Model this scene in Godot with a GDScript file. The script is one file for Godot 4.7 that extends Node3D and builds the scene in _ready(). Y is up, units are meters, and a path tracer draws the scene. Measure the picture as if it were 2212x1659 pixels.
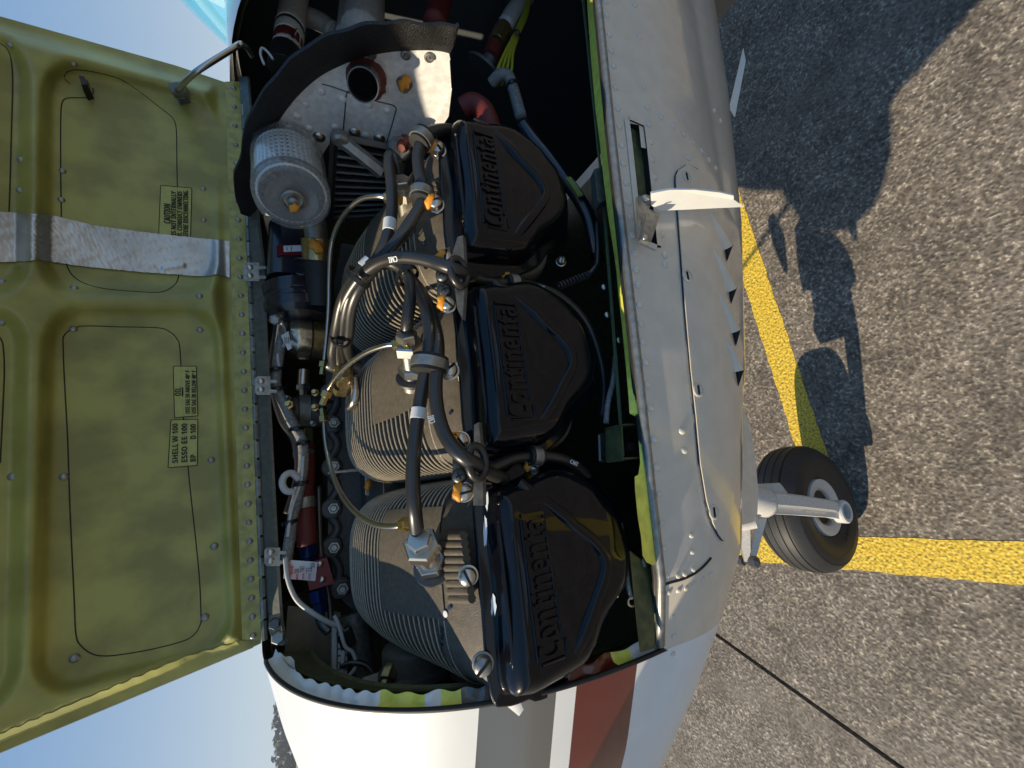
extends Node3D
# Open engine bay of a light aircraft on a concrete apron. Metres, y up, x towards the tail, z towards the viewer.

const FOCAL := 880.0            # lens, in units of a 2212 x 1659 picture
const EYE := Vector3(0.0, 1.52, 0.7098)
const YAW := 0.25645
const PITCH := 0.50284
var view_fwd := Vector3.ZERO
var view_right := Vector3.ZERO
var view_up := Vector3.ZERO
var rng := RandomNumberGenerator.new()
var mats := {}
var shared := {}

class MB:
	var v := PackedVector3Array()
	func tri(a: Vector3, b: Vector3, c: Vector3) -> void:
		v.append(a); v.append(b); v.append(c)
	func quad(a: Vector3, b: Vector3, c: Vector3, d: Vector3) -> void:
		v.append(a); v.append(b); v.append(c)
		v.append(a); v.append(c); v.append(d)
	func loft(rings: Array, closed := true, cap0 := true, cap1 := true) -> void:
		for k in rings.size() - 1:
			var p: PackedVector3Array = rings[k]
			var q: PackedVector3Array = rings[k + 1]
			var n := p.size()
			for i in (n if closed else n - 1):
				var j := (i + 1) % n
				quad(p[i], p[j], q[j], q[i])
		if closed and cap0: fan(rings[0], true)
		if closed and cap1: fan(rings[-1], false)
	func fan(r: PackedVector3Array, rev: bool) -> void:
		var c := Vector3.ZERO
		for p in r: c += p
		c /= r.size()
		for i in r.size():
			var j := (i + 1) % r.size()
			if rev: tri(c, r[j], r[i])
			else: tri(c, r[i], r[j])
	func tube(pts: Array, rad, n := 8, caps := true) -> void:
		var rings := []
		var up := Vector3.ZERO
		for i in pts.size():
			var d: Vector3 = (pts[mini(i + 1, pts.size() - 1)] - pts[maxi(i - 1, 0)]).normalized()
			if up == Vector3.ZERO:
				up = d.cross(Vector3.UP if absf(d.y) < 0.9 else Vector3.RIGHT).normalized()
			up = (up - d * up.dot(d)).normalized()
			var s := d.cross(up)
			var r: float = rad[i] if rad is Array else rad
			var ring := PackedVector3Array()
			for k in n:
				var a := TAU * k / n
				ring.append(pts[i] + (up * cos(a) + s * sin(a)) * r)
			rings.append(ring)
		loft(rings, true, caps, caps)
	func lathe(c: Vector3, axis: Vector3, prof: Array, n := 20, turn := 0.0) -> void:
		# prof: [radius, height] along axis
		var d := axis.normalized()
		var u := d.cross(Vector3.UP if absf(d.y) < 0.9 else Vector3.RIGHT).normalized()
		var s := d.cross(u)
		var rings := []
		for p in prof:
			var ring := PackedVector3Array()
			for k in n:
				var a := TAU * k / n + turn
				ring.append(c + d * p[1] + (u * cos(a) + s * sin(a)) * p[0])
			rings.append(ring)
		loft(rings, true, prof[0][0] > 0.00001, prof[-1][0] > 0.00001)
	func box(c: Vector3, s: Vector3, b := Basis.IDENTITY, bev := 0.0) -> void:
		# box with a chamfered outline in its local z direction
		var h := s * 0.5
		if bev <= 0.0:
			var p := []
			for z in [-1, 1]:
				for q in [[-1, -1], [1, -1], [1, 1], [-1, 1]]:
					p.append(c + b * Vector3(q[0] * h.x, q[1] * h.y, z * h.z))
			loft([PackedVector3Array(p.slice(0, 4)), PackedVector3Array(p.slice(4, 8))], true, false, false)
			quad(p[3], p[2], p[1], p[0]); quad(p[4], p[5], p[6], p[7])
			return
		var rings := []
		for lay in [[-h.z, bev], [-h.z + bev, 0.0], [h.z - bev, 0.0], [h.z, bev]]:
			var ring := PackedVector3Array()
			var ix: float = h.x - lay[1]
			var iy: float = h.y - lay[1]
			for q in [[-1, -1, 1, 0], [1, -1, -1, 0], [1, -1, 0, 1], [1, 1, 0, -1], [1, 1, -1, 0], [-1, 1, 1, 0], [-1, 1, 0, -1], [-1, -1, 0, 1]]:
				ring.append(c + b * Vector3(q[0] * ix + q[2] * bev, q[1] * iy + q[3] * bev, lay[0]))
			rings.append(ring)
		loft(rings)
	func prism(poly: Array, d: Vector3, bev := 0.0) -> void:
		# polygon of 3-D points pushed by d (capped both ends)
		var n: Vector3 = d.normalized()
		var o: Vector3 = poly[0]
		var u: Vector3 = (poly[1] - o).normalized()
		u = (u - n * u.dot(n)).normalized()
		var w := n.cross(u)
		var flat := PackedVector2Array()
		for p in poly: flat.append(Vector2((p - o).dot(u), (p - o).dot(w)))
		if Geometry2D.is_polygon_clockwise(flat):
			flat.reverse()
			poly = poly.duplicate(); poly.reverse()
		var idx := Geometry2D.triangulate_polygon(flat)
		for i in range(0, idx.size(), 3):
			tri(poly[idx[i]] + d, poly[idx[i + 1]] + d, poly[idx[i + 2]] + d)
			tri(poly[idx[i + 2]], poly[idx[i + 1]], poly[idx[i]])
		for i in poly.size():
			var j := (i + 1) % poly.size()
			quad(poly[i], poly[j], poly[j] + d, poly[i] + d)
	func done(crease := 40.0) -> ArrayMesh:
		if crease >= 180.0 or crease <= 0.0:
			var st := SurfaceTool.new()
			st.begin(Mesh.PRIMITIVE_TRIANGLES)
			st.set_smooth_group(0 if crease >= 180.0 else -1)
			for p in v: st.add_vertex(p)
			st.generate_normals()
			st.index()
			return st.commit()
		var cosc := cos(deg_to_rad(crease))
		var nf := v.size() / 3
		var fn := PackedVector3Array()
		var fw := PackedVector3Array()
		var at := {}
		for f in nf:
			var cr := (v[f * 3 + 2] - v[f * 3]).cross(v[f * 3 + 1] - v[f * 3])
			fw.append(cr)
			fn.append(cr.normalized())
			for k in 3:
				var key := Vector3i((v[f * 3 + k] * 20000.0).round())
				if at.has(key): at[key].append(f)
				else: at[key] = [f]
		var nn := PackedVector3Array()
		nn.resize(v.size())
		for i in v.size():
			var me := fn[i / 3]
			var s := Vector3.ZERO
			for f in at[Vector3i((v[i] * 20000.0).round())]:
				if fn[f].dot(me) > cosc: s += fw[f]
			nn[i] = s.normalized() if s.length_squared() > 0.0 else Vector3.UP
		var a := []
		a.resize(Mesh.ARRAY_MAX)
		a[Mesh.ARRAY_VERTEX] = v
		a[Mesh.ARRAY_NORMAL] = nn
		var m := ArrayMesh.new()
		m.add_surface_from_arrays(Mesh.PRIMITIVE_TRIANGLES, a)
		return m

# ---------- from the picture to the place ----------
func ray(dx: float, dy: float) -> Vector3:
	return view_fwd + view_right * ((829.5 - dy) / FOCAL) - view_up * ((dx - 1106.0) / FOCAL)
func P(dx: float, dy: float, z: float) -> Vector3:
	var r := ray(dx, dy)
	return EYE + r * ((z - EYE.z) / r.z)
func PX(dx: float, dy: float, x: float) -> Vector3:
	var r := ray(dx, dy)
	return EYE + r * ((x - EYE.x) / r.x)
func PY(dx: float, dy: float, y: float) -> Vector3:
	var r := ray(dx, dy)
	return EYE + r * ((y - EYE.y) / r.y)
func px_at(p: Vector3) -> float:   # metres per picture unit at p
	return (p - EYE).dot(view_fwd) / FOCAL
func to_eye(p: Vector3) -> Vector3:
	return (EYE - p).normalized()
func path(list: Array, per := 6) -> Array:   # [dx, dy, z] ... smoothed
	var pts := []
	for q in list: pts.append(q if q is Vector3 else P(q[0], q[1], q[2]))
	return smooth(pts, per)
func smooth(pts: Array, per := 6) -> Array:
	var out := []
	for i in pts.size() - 1:
		var a: Vector3 = pts[maxi(i - 1, 0)]
		var b: Vector3 = pts[i]
		var c: Vector3 = pts[i + 1]
		var d: Vector3 = pts[mini(i + 2, pts.size() - 1)]
		for k in per:
			out.append(b.cubic_interpolate(c, a, d, float(k) / per))
	out.append(pts[-1])
	return out
func lut(x: float, xs: Array, ys: Array) -> float:
	if x <= xs[0]: return ys[0]
	for i in xs.size() - 1:
		if x <= xs[i + 1]:
			return lerpf(ys[i], ys[i + 1], (x - xs[i]) / (xs[i + 1] - xs[i]))
	return ys[-1]
func frame(n: Vector3, up := Vector3.UP) -> Basis:
	var z := n.normalized()
	var x := up.cross(z).normalized()
	return Basis(x, z.cross(x), z)

# ---------- objects ----------
func thing(called: String, label: String, category: String, at := Vector3.ZERO, group := "") -> Node3D:
	var o := Node3D.new()
	o.name = called
	add_child(o, true)
	o.position = at
	o.set_meta("label", label)
	o.set_meta("category", category)
	if group: o.set_meta("group", group)
	return o
func origin_of(o: Node3D) -> Vector3:
	var p := Vector3.ZERO
	var n: Node = o
	while n is Node3D and n != self:
		p += n.position
		n = n.get_parent()
	return p
func part(called: String, m, mt: Material, parent: Node3D, crease := 40.0) -> MeshInstance3D:
	var o := MeshInstance3D.new()
	o.mesh = m.done(crease) if m is MB else m
	o.material_override = mt
	o.name = called
	parent.add_child(o, true)
	o.position = -origin_of(parent)
	return o
func inst(called: String, m: Mesh, mt: Material, parent: Node3D, t: Transform3D) -> MeshInstance3D:
	var o := MeshInstance3D.new()
	o.mesh = m
	o.material_override = mt
	o.name = called
	parent.add_child(o, true)
	t.origin -= origin_of(parent)
	o.transform = t
	return o
func struct(called: String, m: MB, mt: Material, crease := 40.0) -> MeshInstance3D:
	var o := part(called, m, mt, self, crease)
	o.set_meta("kind", "structure")
	return o
func letters(s: String, mt: Material, parent: Node3D, c: Vector3, xd: Vector3, yd: Vector3, w: float, h: float, depth := 0.0006, bold := true, called := "lettering") -> void:
	var tm := TextMesh.new()
	var f := SystemFont.new()
	f.font_names = PackedStringArray(["Droid Sans"])
	f.font_weight = 700 if bold else 400
	tm.font = f
	tm.font_size = 40
	tm.pixel_size = 0.001
	tm.curve_step = 2.0
	tm.depth = 0.004
	tm.text = s
	var bb := tm.get_aabb()
	var sx := w / bb.size.x
	var sy := h / bb.size.y
	var xn := xd.normalized()
	var zn := xn.cross(yd).normalized()
	var yn := zn.cross(xn)
	var b := Basis(xn * sx, yn * sy, zn * (depth / 0.004))
	inst(called, tm, mt, parent, Transform3D(b, c - b * bb.get_center()))
func dome_mesh(key: String, prof: Array, n := 10) -> Mesh:
	if not shared.has(key):
		var m := MB.new()
		m.lathe(Vector3.ZERO, Vector3.BACK, prof, n)
		shared[key] = m.done(50.0)
	return shared[key]
func rivet_mesh() -> Mesh:
	return dome_mesh("rivet", [[1.0, 0.0], [0.92, 0.25], [0.6, 0.48], [0.0, 0.56]], 10)
func rivet(p: Vector3, n: Vector3, r: float, mt: Material, parent: Node3D, called := "rivet") -> void:
	inst(called, rivet_mesh(), mt, parent, Transform3D(frame(n).scaled_local(Vector3.ONE * r), p))

# ---------- materials (base colours linear) ----------
func noise_tex(seed_v: int, freq: float, size := 512, octaves := 4, ramp = null, normal := false, bump := 4.0, kind := FastNoiseLite.TYPE_SIMPLEX_SMOOTH) -> NoiseTexture2D:
	var n := FastNoiseLite.new()
	n.seed = seed_v
	n.frequency = freq
	n.noise_type = kind
	n.fractal_octaves = octaves
	var t := NoiseTexture2D.new()
	t.width = size
	t.height = size
	t.seamless = true
	t.noise = n
	t.as_normal_map = normal
	t.bump_strength = bump
	if ramp:
		var g := Gradient.new()
		g.offsets = PackedFloat32Array(ramp[0])
		var cols := PackedColorArray()
		for c in ramp[1]: cols.append(Color(c[0], c[1], c[2]).linear_to_srgb())
		g.colors = cols
		t.color_ramp = g
	return t
func mat(called: String, r: float, g: float, b: float, rough := 0.5, metal := 0.0, o := {}) -> StandardMaterial3D:
	var m := StandardMaterial3D.new()
	m.resource_name = called
	m.albedo_color = Color(r, g, b).linear_to_srgb()
	m.roughness = rough
	m.metallic = metal
	if o.has("coat"):
		m.clearcoat_enabled = true
		m.clearcoat = o.coat
		m.clearcoat_roughness = o.get("coat_rough", 0.05)
	if o.has("tex"):
		m.albedo_color = Color.WHITE
		m.albedo_texture = o.tex
	if o.has("rtex"):
		m.roughness = 1.0
		m.roughness_texture = o.rtex
	if o.has("bump"):
		m.heightmap_enabled = true
		m.heightmap_texture = o.bump
		m.heightmap_scale = o.get("bump_scale", 0.1)
	if o.has("tex") or o.has("bump") or o.has("rtex"):
		m.uv1_triplanar = true
		m.uv1_world_triplanar = true
		var s: float = o.get("scale", 1.0)
		m.uv1_scale = o.stretch * s if o.has("stretch") else Vector3.ONE * s
	if o.has("spec"): m.metallic_specular = o.spec
	mats[called] = m
	return m
# two tones of one colour mixed by noise
func mottled(called: String, c: Array, k: float, rough: float, metal := 0.0, o := {}) -> StandardMaterial3D:
	var lo := [c[0] * (1.0 - k), c[1] * (1.0 - k), c[2] * (1.0 - k)]
	var hi := [minf(1.0, c[0] * (1.0 + k)), minf(1.0, c[1] * (1.0 + k)), minf(1.0, c[2] * (1.0 + k))]
	o.tex = noise_tex(o.get("seed", 3), o.get("freq", 0.02), 512, 5, [[0.25, 0.5, 0.75], [lo, c, hi]])
	return mat(called, c[0], c[1], c[2], rough, metal, o)

# ---------- shape of the cowling ----------
const CX := [-0.5, -0.46, -0.42, -0.36, -0.3, -0.24, -0.165, -0.1, 0.1, 0.33, 0.58, 0.9, 1.4]
const LIP_Y := [1.275, 1.272, 1.268, 1.262, 1.252, 1.24, 1.226, 1.236, 1.236, 1.217, 1.189, 1.155, 1.12]
const HALF := [0.13, 0.19, 0.24, 0.295, 0.338, 0.372, 0.405, 0.432, 0.455, 0.462, 0.466, 0.47, 0.475]
const BOT_Y := [1.15, 1.11, 1.08, 1.05, 1.03, 1.0, 0.965, 0.93, 0.865, 0.795, 0.735, 0.67, 0.64]
const BOT_N := [2.0, 2.0, 2.0, 2.0, 2.0, 2.05, 2.2, 2.4, 2.9, 3.3, 3.5, 3.6, 3.6]
const TOP_Y := [1.40, 1.43, 1.455, 1.485, 1.51, 1.53, 1.549, 1.553, 1.566, 1.581, 1.597, 1.62, 1.66]
func cowl_half(x: float, y: float) -> float:      # half width of the lower cowl at height y
	var l := lut(x, CX, LIP_Y)
	var b := lut(x, CX, BOT_Y)
	var n := lut(x, CX, BOT_N)
	if y < b: return -1.0
	var t := clampf((l - y) / (l - b), 0.0, 1.0)
	return (lut(x, CX, HALF) + 0.012 * sin(clampf((l - y) / 0.2, 0.0, 1.0) * PI)) * pow(1.0 - pow(t, n), 1.0 / n)
func top_point(x: float, z: float, grow := 0.0) -> Vector3:     # upper half of the section
	var l := lut(x, CX, LIP_Y)
	var w := lut(x, CX, HALF) + grow
	var h := lut(x, CX, TOP_Y) - l + grow
	return Vector3(x, l + h * pow(maxf(0.0, 1.0 - pow(minf(1.0, absf(z) / w), 2.5)), 1.0 / 2.5), z)
func skin(dx: float, dy: float) -> Vector3:       # where the sight line meets the lower cowl
	var r := ray(dx, dy)
	var t := 0.1
	while t < 4.0:
		var p := EYE + r * t
		if p.y < lut(p.x, CX, LIP_Y) + 0.004 and p.z < cowl_half(p.x, p.y):
			var lo := t - 0.01
			for k in 12:
				var m := (lo + t) * 0.5
				p = EYE + r * m
				if p.z < cowl_half(p.x, p.y): t = m
				else: lo = m
			return EYE + r * t
		t += 0.01
	return EYE + r * 1.0
func skin_normal(p: Vector3) -> Vector3:
	var e := 0.004
	var c := cowl_half(p.x, p.y)
	var n := Vector3(-(cowl_half(p.x + e, p.y) - c) / e, -(cowl_half(p.x, p.y + e) - cowl_half(p.x, p.y - e)) / (2.0 * e), 1.0).normalized()
	return n if n.z > 0.45 and n.y < 0.35 else Vector3(-0.35, 0.0, 1.0).normalized()

func make_materials() -> void:
	mottled("white_paint", [0.80, 0.80, 0.77], 0.03, 0.4, 0.0, {"coat": 0.25, "coat_rough": 0.06, "scale": 2.0, "seed": 11})
	mottled("belly_paint", [0.68, 0.595, 0.48], 0.05, 0.3, 0.0, {"coat": 1.0, "coat_rough": 0.08, "scale": 3.0, "seed": 12})
	mat("red_paint", 0.125, 0.014, 0.009, 0.3, 0.0, {"coat": 0.8})
	mat("grey_paint", 0.125, 0.122, 0.112, 0.3, 0.0, {"coat": 0.8})
	mottled("green_primer", [0.32, 0.312, 0.078], 0.24, 0.42, 0.0, {"scale": 2.2, "seed": 21, "freq": 0.012, "coat": 0.25, "coat_rough": 0.3})
	mottled("yellow_primer", [0.82, 0.78, 0.12], 0.15, 0.4, 0.0, {"scale": 8.0, "seed": 22, "freq": 0.015})
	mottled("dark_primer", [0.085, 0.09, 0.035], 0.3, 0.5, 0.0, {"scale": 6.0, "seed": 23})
	mottled("dull_metal", [0.30, 0.30, 0.28], 0.2, 0.42, 0.75, {"scale": 9.0, "seed": 24})
	mottled("rail_metal", [0.16, 0.17, 0.15], 0.2, 0.5, 0.5, {"scale": 9.0, "seed": 25})
	mat("bright_metal", 0.56, 0.52, 0.45, 0.3, 1.0)
	mat("steel_tube", 0.55, 0.53, 0.5, 0.28, 1.0)
	mat("dark_metal", 0.12, 0.12, 0.12, 0.4, 0.8)
	mat("brass", 0.6, 0.42, 0.16, 0.3, 1.0)
	mottled("gold_chromate", [0.42, 0.33, 0.16], 0.25, 0.28, 0.9, {"scale": 14.0, "seed": 26})
	mottled("foil", [0.56, 0.56, 0.54], 0.14, 0.42, 0.85, {"scale": 3.0, "seed": 27, "freq": 0.012})
	mottled("cast_grey", [0.11, 0.094, 0.072], 0.15, 0.55, 0.1, {"scale": 12.0, "seed": 31, "bump": noise_tex(32, 0.2, 256, 2), "bump_scale": 0.03})
	mottled("fin_rim_lit", [0.37, 0.315, 0.225], 0.15, 0.5, 0.1, {"scale": 16.0, "seed": 30})  # sunlit look of the fin edges put into a paler tone
	mottled("fin_grey", [0.095, 0.08, 0.06], 0.15, 0.55, 0.15, {"scale": 16.0, "seed": 33})  # fin faces toned down so the gaps between them look shaded
	mottled("case_grey", [0.075, 0.078, 0.078], 0.15, 0.5, 0.2, {"scale": 12.0, "seed": 34})
	mat("black_enamel", 0.003, 0.0035, 0.006, 0.3, 0.0, {"spec": 0.2, "coat": 0.65, "coat_rough": 0.03, "bump": noise_tex(35, 0.012, 256, 2), "bump_scale": 0.05, "scale": 6.0})
	mottled("blue_black", [0.006, 0.008, 0.018], 0.2, 0.3, 0.0, {"scale": 6.0, "coat": 0.7, "coat_rough": 0.12, "seed": 36})
	mottled("rubber", [0.016, 0.016, 0.015], 0.35, 0.6, 0.0, {"scale": 10.0, "seed": 37})
	mat("cable_black", 0.022, 0.021, 0.02, 0.36, 0.0, {"spec": 0.6})
	mat("plastic_black", 0.012, 0.012, 0.012, 0.3)
	mottled("seal_rubber", [0.011, 0.011, 0.011], 0.5, 0.62, 0.0, {"scale": 18.0, "seed": 38, "bump": noise_tex(39, 0.12, 256, 3), "bump_scale": 0.12})
	mottled("baffle_metal", [0.80, 0.79, 0.76], 0.1, 0.36, 0.1, {"scale": 7.0, "seed": 40, "freq": 0.025})
	mat("orange_paste", 0.70, 0.27, 0.015, 0.5)
	mat("red_rubber", 0.12, 0.014, 0.010, 0.6)
	mat("red_box", 0.16, 0.006, 0.014, 0.35)
	mat("white_sleeve", 0.7, 0.7, 0.68, 0.4)
	mat("ink", 0.012, 0.012, 0.014, 0.6)
	mat("chalk", 0.75, 0.78, 0.8, 0.6)
	mat("blue_ink", 0.01, 0.015, 0.06, 0.5)
	mat("paper", 0.72, 0.73, 0.74, 0.7)
	mat("wire_white", 0.5, 0.5, 0.47, 0.5)
	mat("wire_yellow", 0.42, 0.42, 0.03, 0.4)
	mottled("braid", [0.2, 0.2, 0.19], 0.35, 0.55, 0.0, {"scale": 20.0, "seed": 41})
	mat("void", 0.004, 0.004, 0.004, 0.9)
	mottled("beige_liner", [0.42, 0.39, 0.28], 0.1, 0.5, 0.0, {"scale": 6.0, "seed": 42})
	mottled("tyre", [0.017, 0.017, 0.017], 0.4, 0.55, 0.0, {"scale": 14.0, "seed": 43})
	mottled("wheel_paint", [0.55, 0.53, 0.5], 0.12, 0.4, 0.0, {"scale": 14.0, "seed": 44})
	mottled("placard", [0.42, 0.44, 0.12], 0.06, 0.3, 0.0, {"scale": 10.0, "seed": 45})
	# glass of the windshield, tinted; the duct cover's clear plastic
	var g := mat("tinted_glass", 0.25, 0.62, 0.72, 0.04)
	g.transparency = BaseMaterial3D.TRANSPARENCY_ALPHA
	g.albedo_color = Color(0.25, 0.70, 0.84, 0.5)
	var c := mat("clear_plastic", 0.8, 0.82, 0.82, 0.12)
	c.transparency = BaseMaterial3D.TRANSPARENCY_ALPHA
	c.albedo_color = Color(0.80, 0.82, 0.82, 0.12)

func make_ground() -> void:
	var con := mat("concrete", 0.2, 0.19, 0.17, 0.8, 0.0, {"scale": 0.5, "tex": noise_tex(51, 0.34, 1024, 5, [[0.16, 0.36, 0.52, 0.68, 0.84], [[0.055, 0.047, 0.038], [0.115, 0.099, 0.081], [0.158, 0.137, 0.112], [0.225, 0.196, 0.160], [0.55, 0.49, 0.39]]], false, 4.0, FastNoiseLite.TYPE_VALUE),
		"bump": noise_tex(51, 0.34, 1024, 3, null, false, 4.0, FastNoiseLite.TYPE_VALUE), "bump_scale": 0.35})
	con.detail_enabled = true
	con.detail_blend_mode = BaseMaterial3D.BLEND_MODE_MUL
	con.detail_albedo = noise_tex(53, 0.012, 512, 6, [[0.2, 0.45, 0.8], [[0.70, 0.69, 0.68], [0.88, 0.87, 0.86], [1.0, 1.0, 1.0]]])
	con.detail_uv_layer = BaseMaterial3D.DETAIL_UV_2
	con.uv2_triplanar = true
	con.uv2_world_triplanar = true
	con.uv2_scale = Vector3(0.8, 1.0, 1.0)
	# two slabs that meet at an open joint
	var a := PY(1508, 1343, 0.0)
	var b := PY(1925, 1643, 0.0)
	var d := (b - a).normalized()
	var n := Vector3(-d.z, 0, d.x)
	if n.x < 0: n = -n
	for k in 2:
		var s := -1.0 if k == 0 else 1.0
		var e := a + n * s * 0.0075
		var m := MB.new()
		var q := [e - d * 300.0, e + d * 300.0, e + d * 300.0 + n * s * 300.0, e - d * 300.0 + n * s * 300.0]
		if s < 0: q.reverse()
		m.prism(q, Vector3(0, -0.03, 0))
		var o := struct("ground_slab", m, con, 0.0)
		o.set_meta("label", "concrete slab ahead of the open joint" if k == 0 else "concrete slab that the aeroplane stands on, behind the joint")
	var j := MB.new()
	j.quad(a - d * 300.0 - n * 0.05 + Vector3.DOWN * 0.022, a - d * 300.0 + n * 0.05 + Vector3.DOWN * 0.022, a + d * 300.0 + n * 0.05 + Vector3.DOWN * 0.022, a + d * 300.0 - n * 0.05 + Vector3.DOWN * 0.022)
	struct("joint_sealant", j, mottled("sealant", [0.02, 0.019, 0.018], 0.3, 0.7, 0.0, {"scale": 2.0}), 0.0)
	# worn yellow paint
	var yl := mat("yellow_paint", 0.6, 0.42, 0.03, 0.7, 0.0, {"scale": 0.5, "tex": noise_tex(51, 0.21, 1024, 4, [[0.22, 0.32, 0.5, 0.68, 0.8], [[0.14, 0.11, 0.05], [0.46, 0.31, 0.025], [0.58, 0.40, 0.03], [0.68, 0.48, 0.045], [0.75, 0.58, 0.14]]]), "bump": noise_tex(51, 0.34, 1024, 3, null, false, 4.0, FastNoiseLite.TYPE_VALUE), "bump_scale": 0.4})
	var l1a := (PY(1700, 1162, 0.004) + PY(1700, 1214, 0.004)) * 0.5
	var l1b := (PY(2200, 1180, 0.004) + PY(2200, 1254, 0.004)) * 0.5
	stripe("yellow_line", l1a, l1b, 0.098, yl, 6.0, "yellow painted line running across under the nose wheel")
	var l2a := (PY(1650, 733, 0.004) + PY(1650, 592, 0.004)) * 0.5
	var l2b := (PY(1740, 1000, 0.004) + PY(1740, 880, 0.004)) * 0.5
	stripe("yellow_line", l2a, l2b, 0.086, yl, 0.75, "yellow painted line slanting from the nose wheel back under the cowl")
	# far edge of the field
	var f := MB.new()
	var fm := mottled("dry_grass", [0.30, 0.24, 0.11], 0.3, 0.9, 0.0, {"scale": 0.2, "seed": 61})
	f.quad(Vector3(-300, 0.02, -260), Vector3(-300, 0.02, 260), Vector3(-45, 0.02, 260), Vector3(-45, 0.02, -260))
	struct("grass_field", f, fm, 0.0)
	var t := MB.new()
	rng.seed = 5
	var far := ray(612, 1640); far.y = 0; far = far.normalized()
	var side := Vector3(-far.z, 0, far.x)
	for i in 9000:
		var s := rng.randf_range(-45.0, 45.0)
		var top := 3.9 + 0.35 * sin(s * 0.31) + 0.3 * sin(s * 0.83 + 1.0) + 0.25 * sin(s * 2.1) + 0.2 * sin(s * 5.3)
		var c := far * (130.0 + rng.randf_range(-4, 4)) + side * s + Vector3(0, rng.randf_range(0.0, 1.0) * top, 0)
		var u := Vector3(rng.randf_range(-1, 1), rng.randf_range(-1, 1), rng.randf_range(-1, 1)).normalized() * rng.randf_range(0.3, 0.7)
		var w := u.cross(Vector3(rng.randf_range(-1, 1), rng.randf_range(-1, 1), rng.randf_range(-1, 1)).normalized()) * 0.8
		t.quad(c - u, c + w, c + u, c - w)
	var tl := part("distant_treeline", t, mottled("far_leaves", [0.12, 0.11, 0.09], 0.3, 0.9, 0.0, {"scale": 0.1, "seed": 62}), self, 0.0)
	(tl.material_override as StandardMaterial3D).backlight_enabled = true
	(tl.material_override as StandardMaterial3D).backlight = Color(0.4, 0.38, 0.34)
	tl.set_meta("kind", "stuff")
	tl.set_meta("label", "grey-green far-off trees along the edge of the airfield")
	tl.set_meta("category", "trees")

func stripe(called: String, a: Vector3, b: Vector3, w: float, m: Material, ext: float, label: String) -> void:
	var d := (b - a).normalized()
	var n := Vector3(-d.z, 0, d.x) * w * 0.5
	var q := MB.new()
	var e0 := a - d * ext
	var e1 := b + d * minf(ext, 0.35 if ext < 1.0 else ext)
	var steps := int(e0.distance_to(e1) / 0.02)
	rng.seed = 40 + int(ext)
	var prev := []
	for i in steps + 1:
		var c := e0.lerp(e1, float(i) / steps)
		c.y = 0.0015
		var l := c - n * (1.0 + rng.randf_range(-0.05, 0.05))
		var r := c + n * (1.0 + rng.randf_range(-0.05, 0.05))
		var cur := [l - Vector3(0, 0.002, 0), l, r, r - Vector3(0, 0.002, 0)]
		if prev.size():
			for k in 3: q.quad(prev[k], prev[k + 1], cur[k + 1], cur[k])
		prev = cur
	var o := struct(called, q, m, 0.0)
	o.set_meta("label", label)

# ---------- the aeroplane ----------
var plane: Node3D
var bay: Node3D

func in_poly(p: Vector2, poly: Array) -> bool:
	return Geometry2D.is_point_in_polygon(p, PackedVector2Array(poly))
func pix(p: Vector3) -> Vector2:      # a place as picture coordinates
	var q := p - EYE
	var d := q.dot(view_fwd)
	return Vector2(1106.0 - q.dot(view_up) / d * FOCAL, 829.5 - q.dot(view_right) / d * FOCAL)

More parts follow.
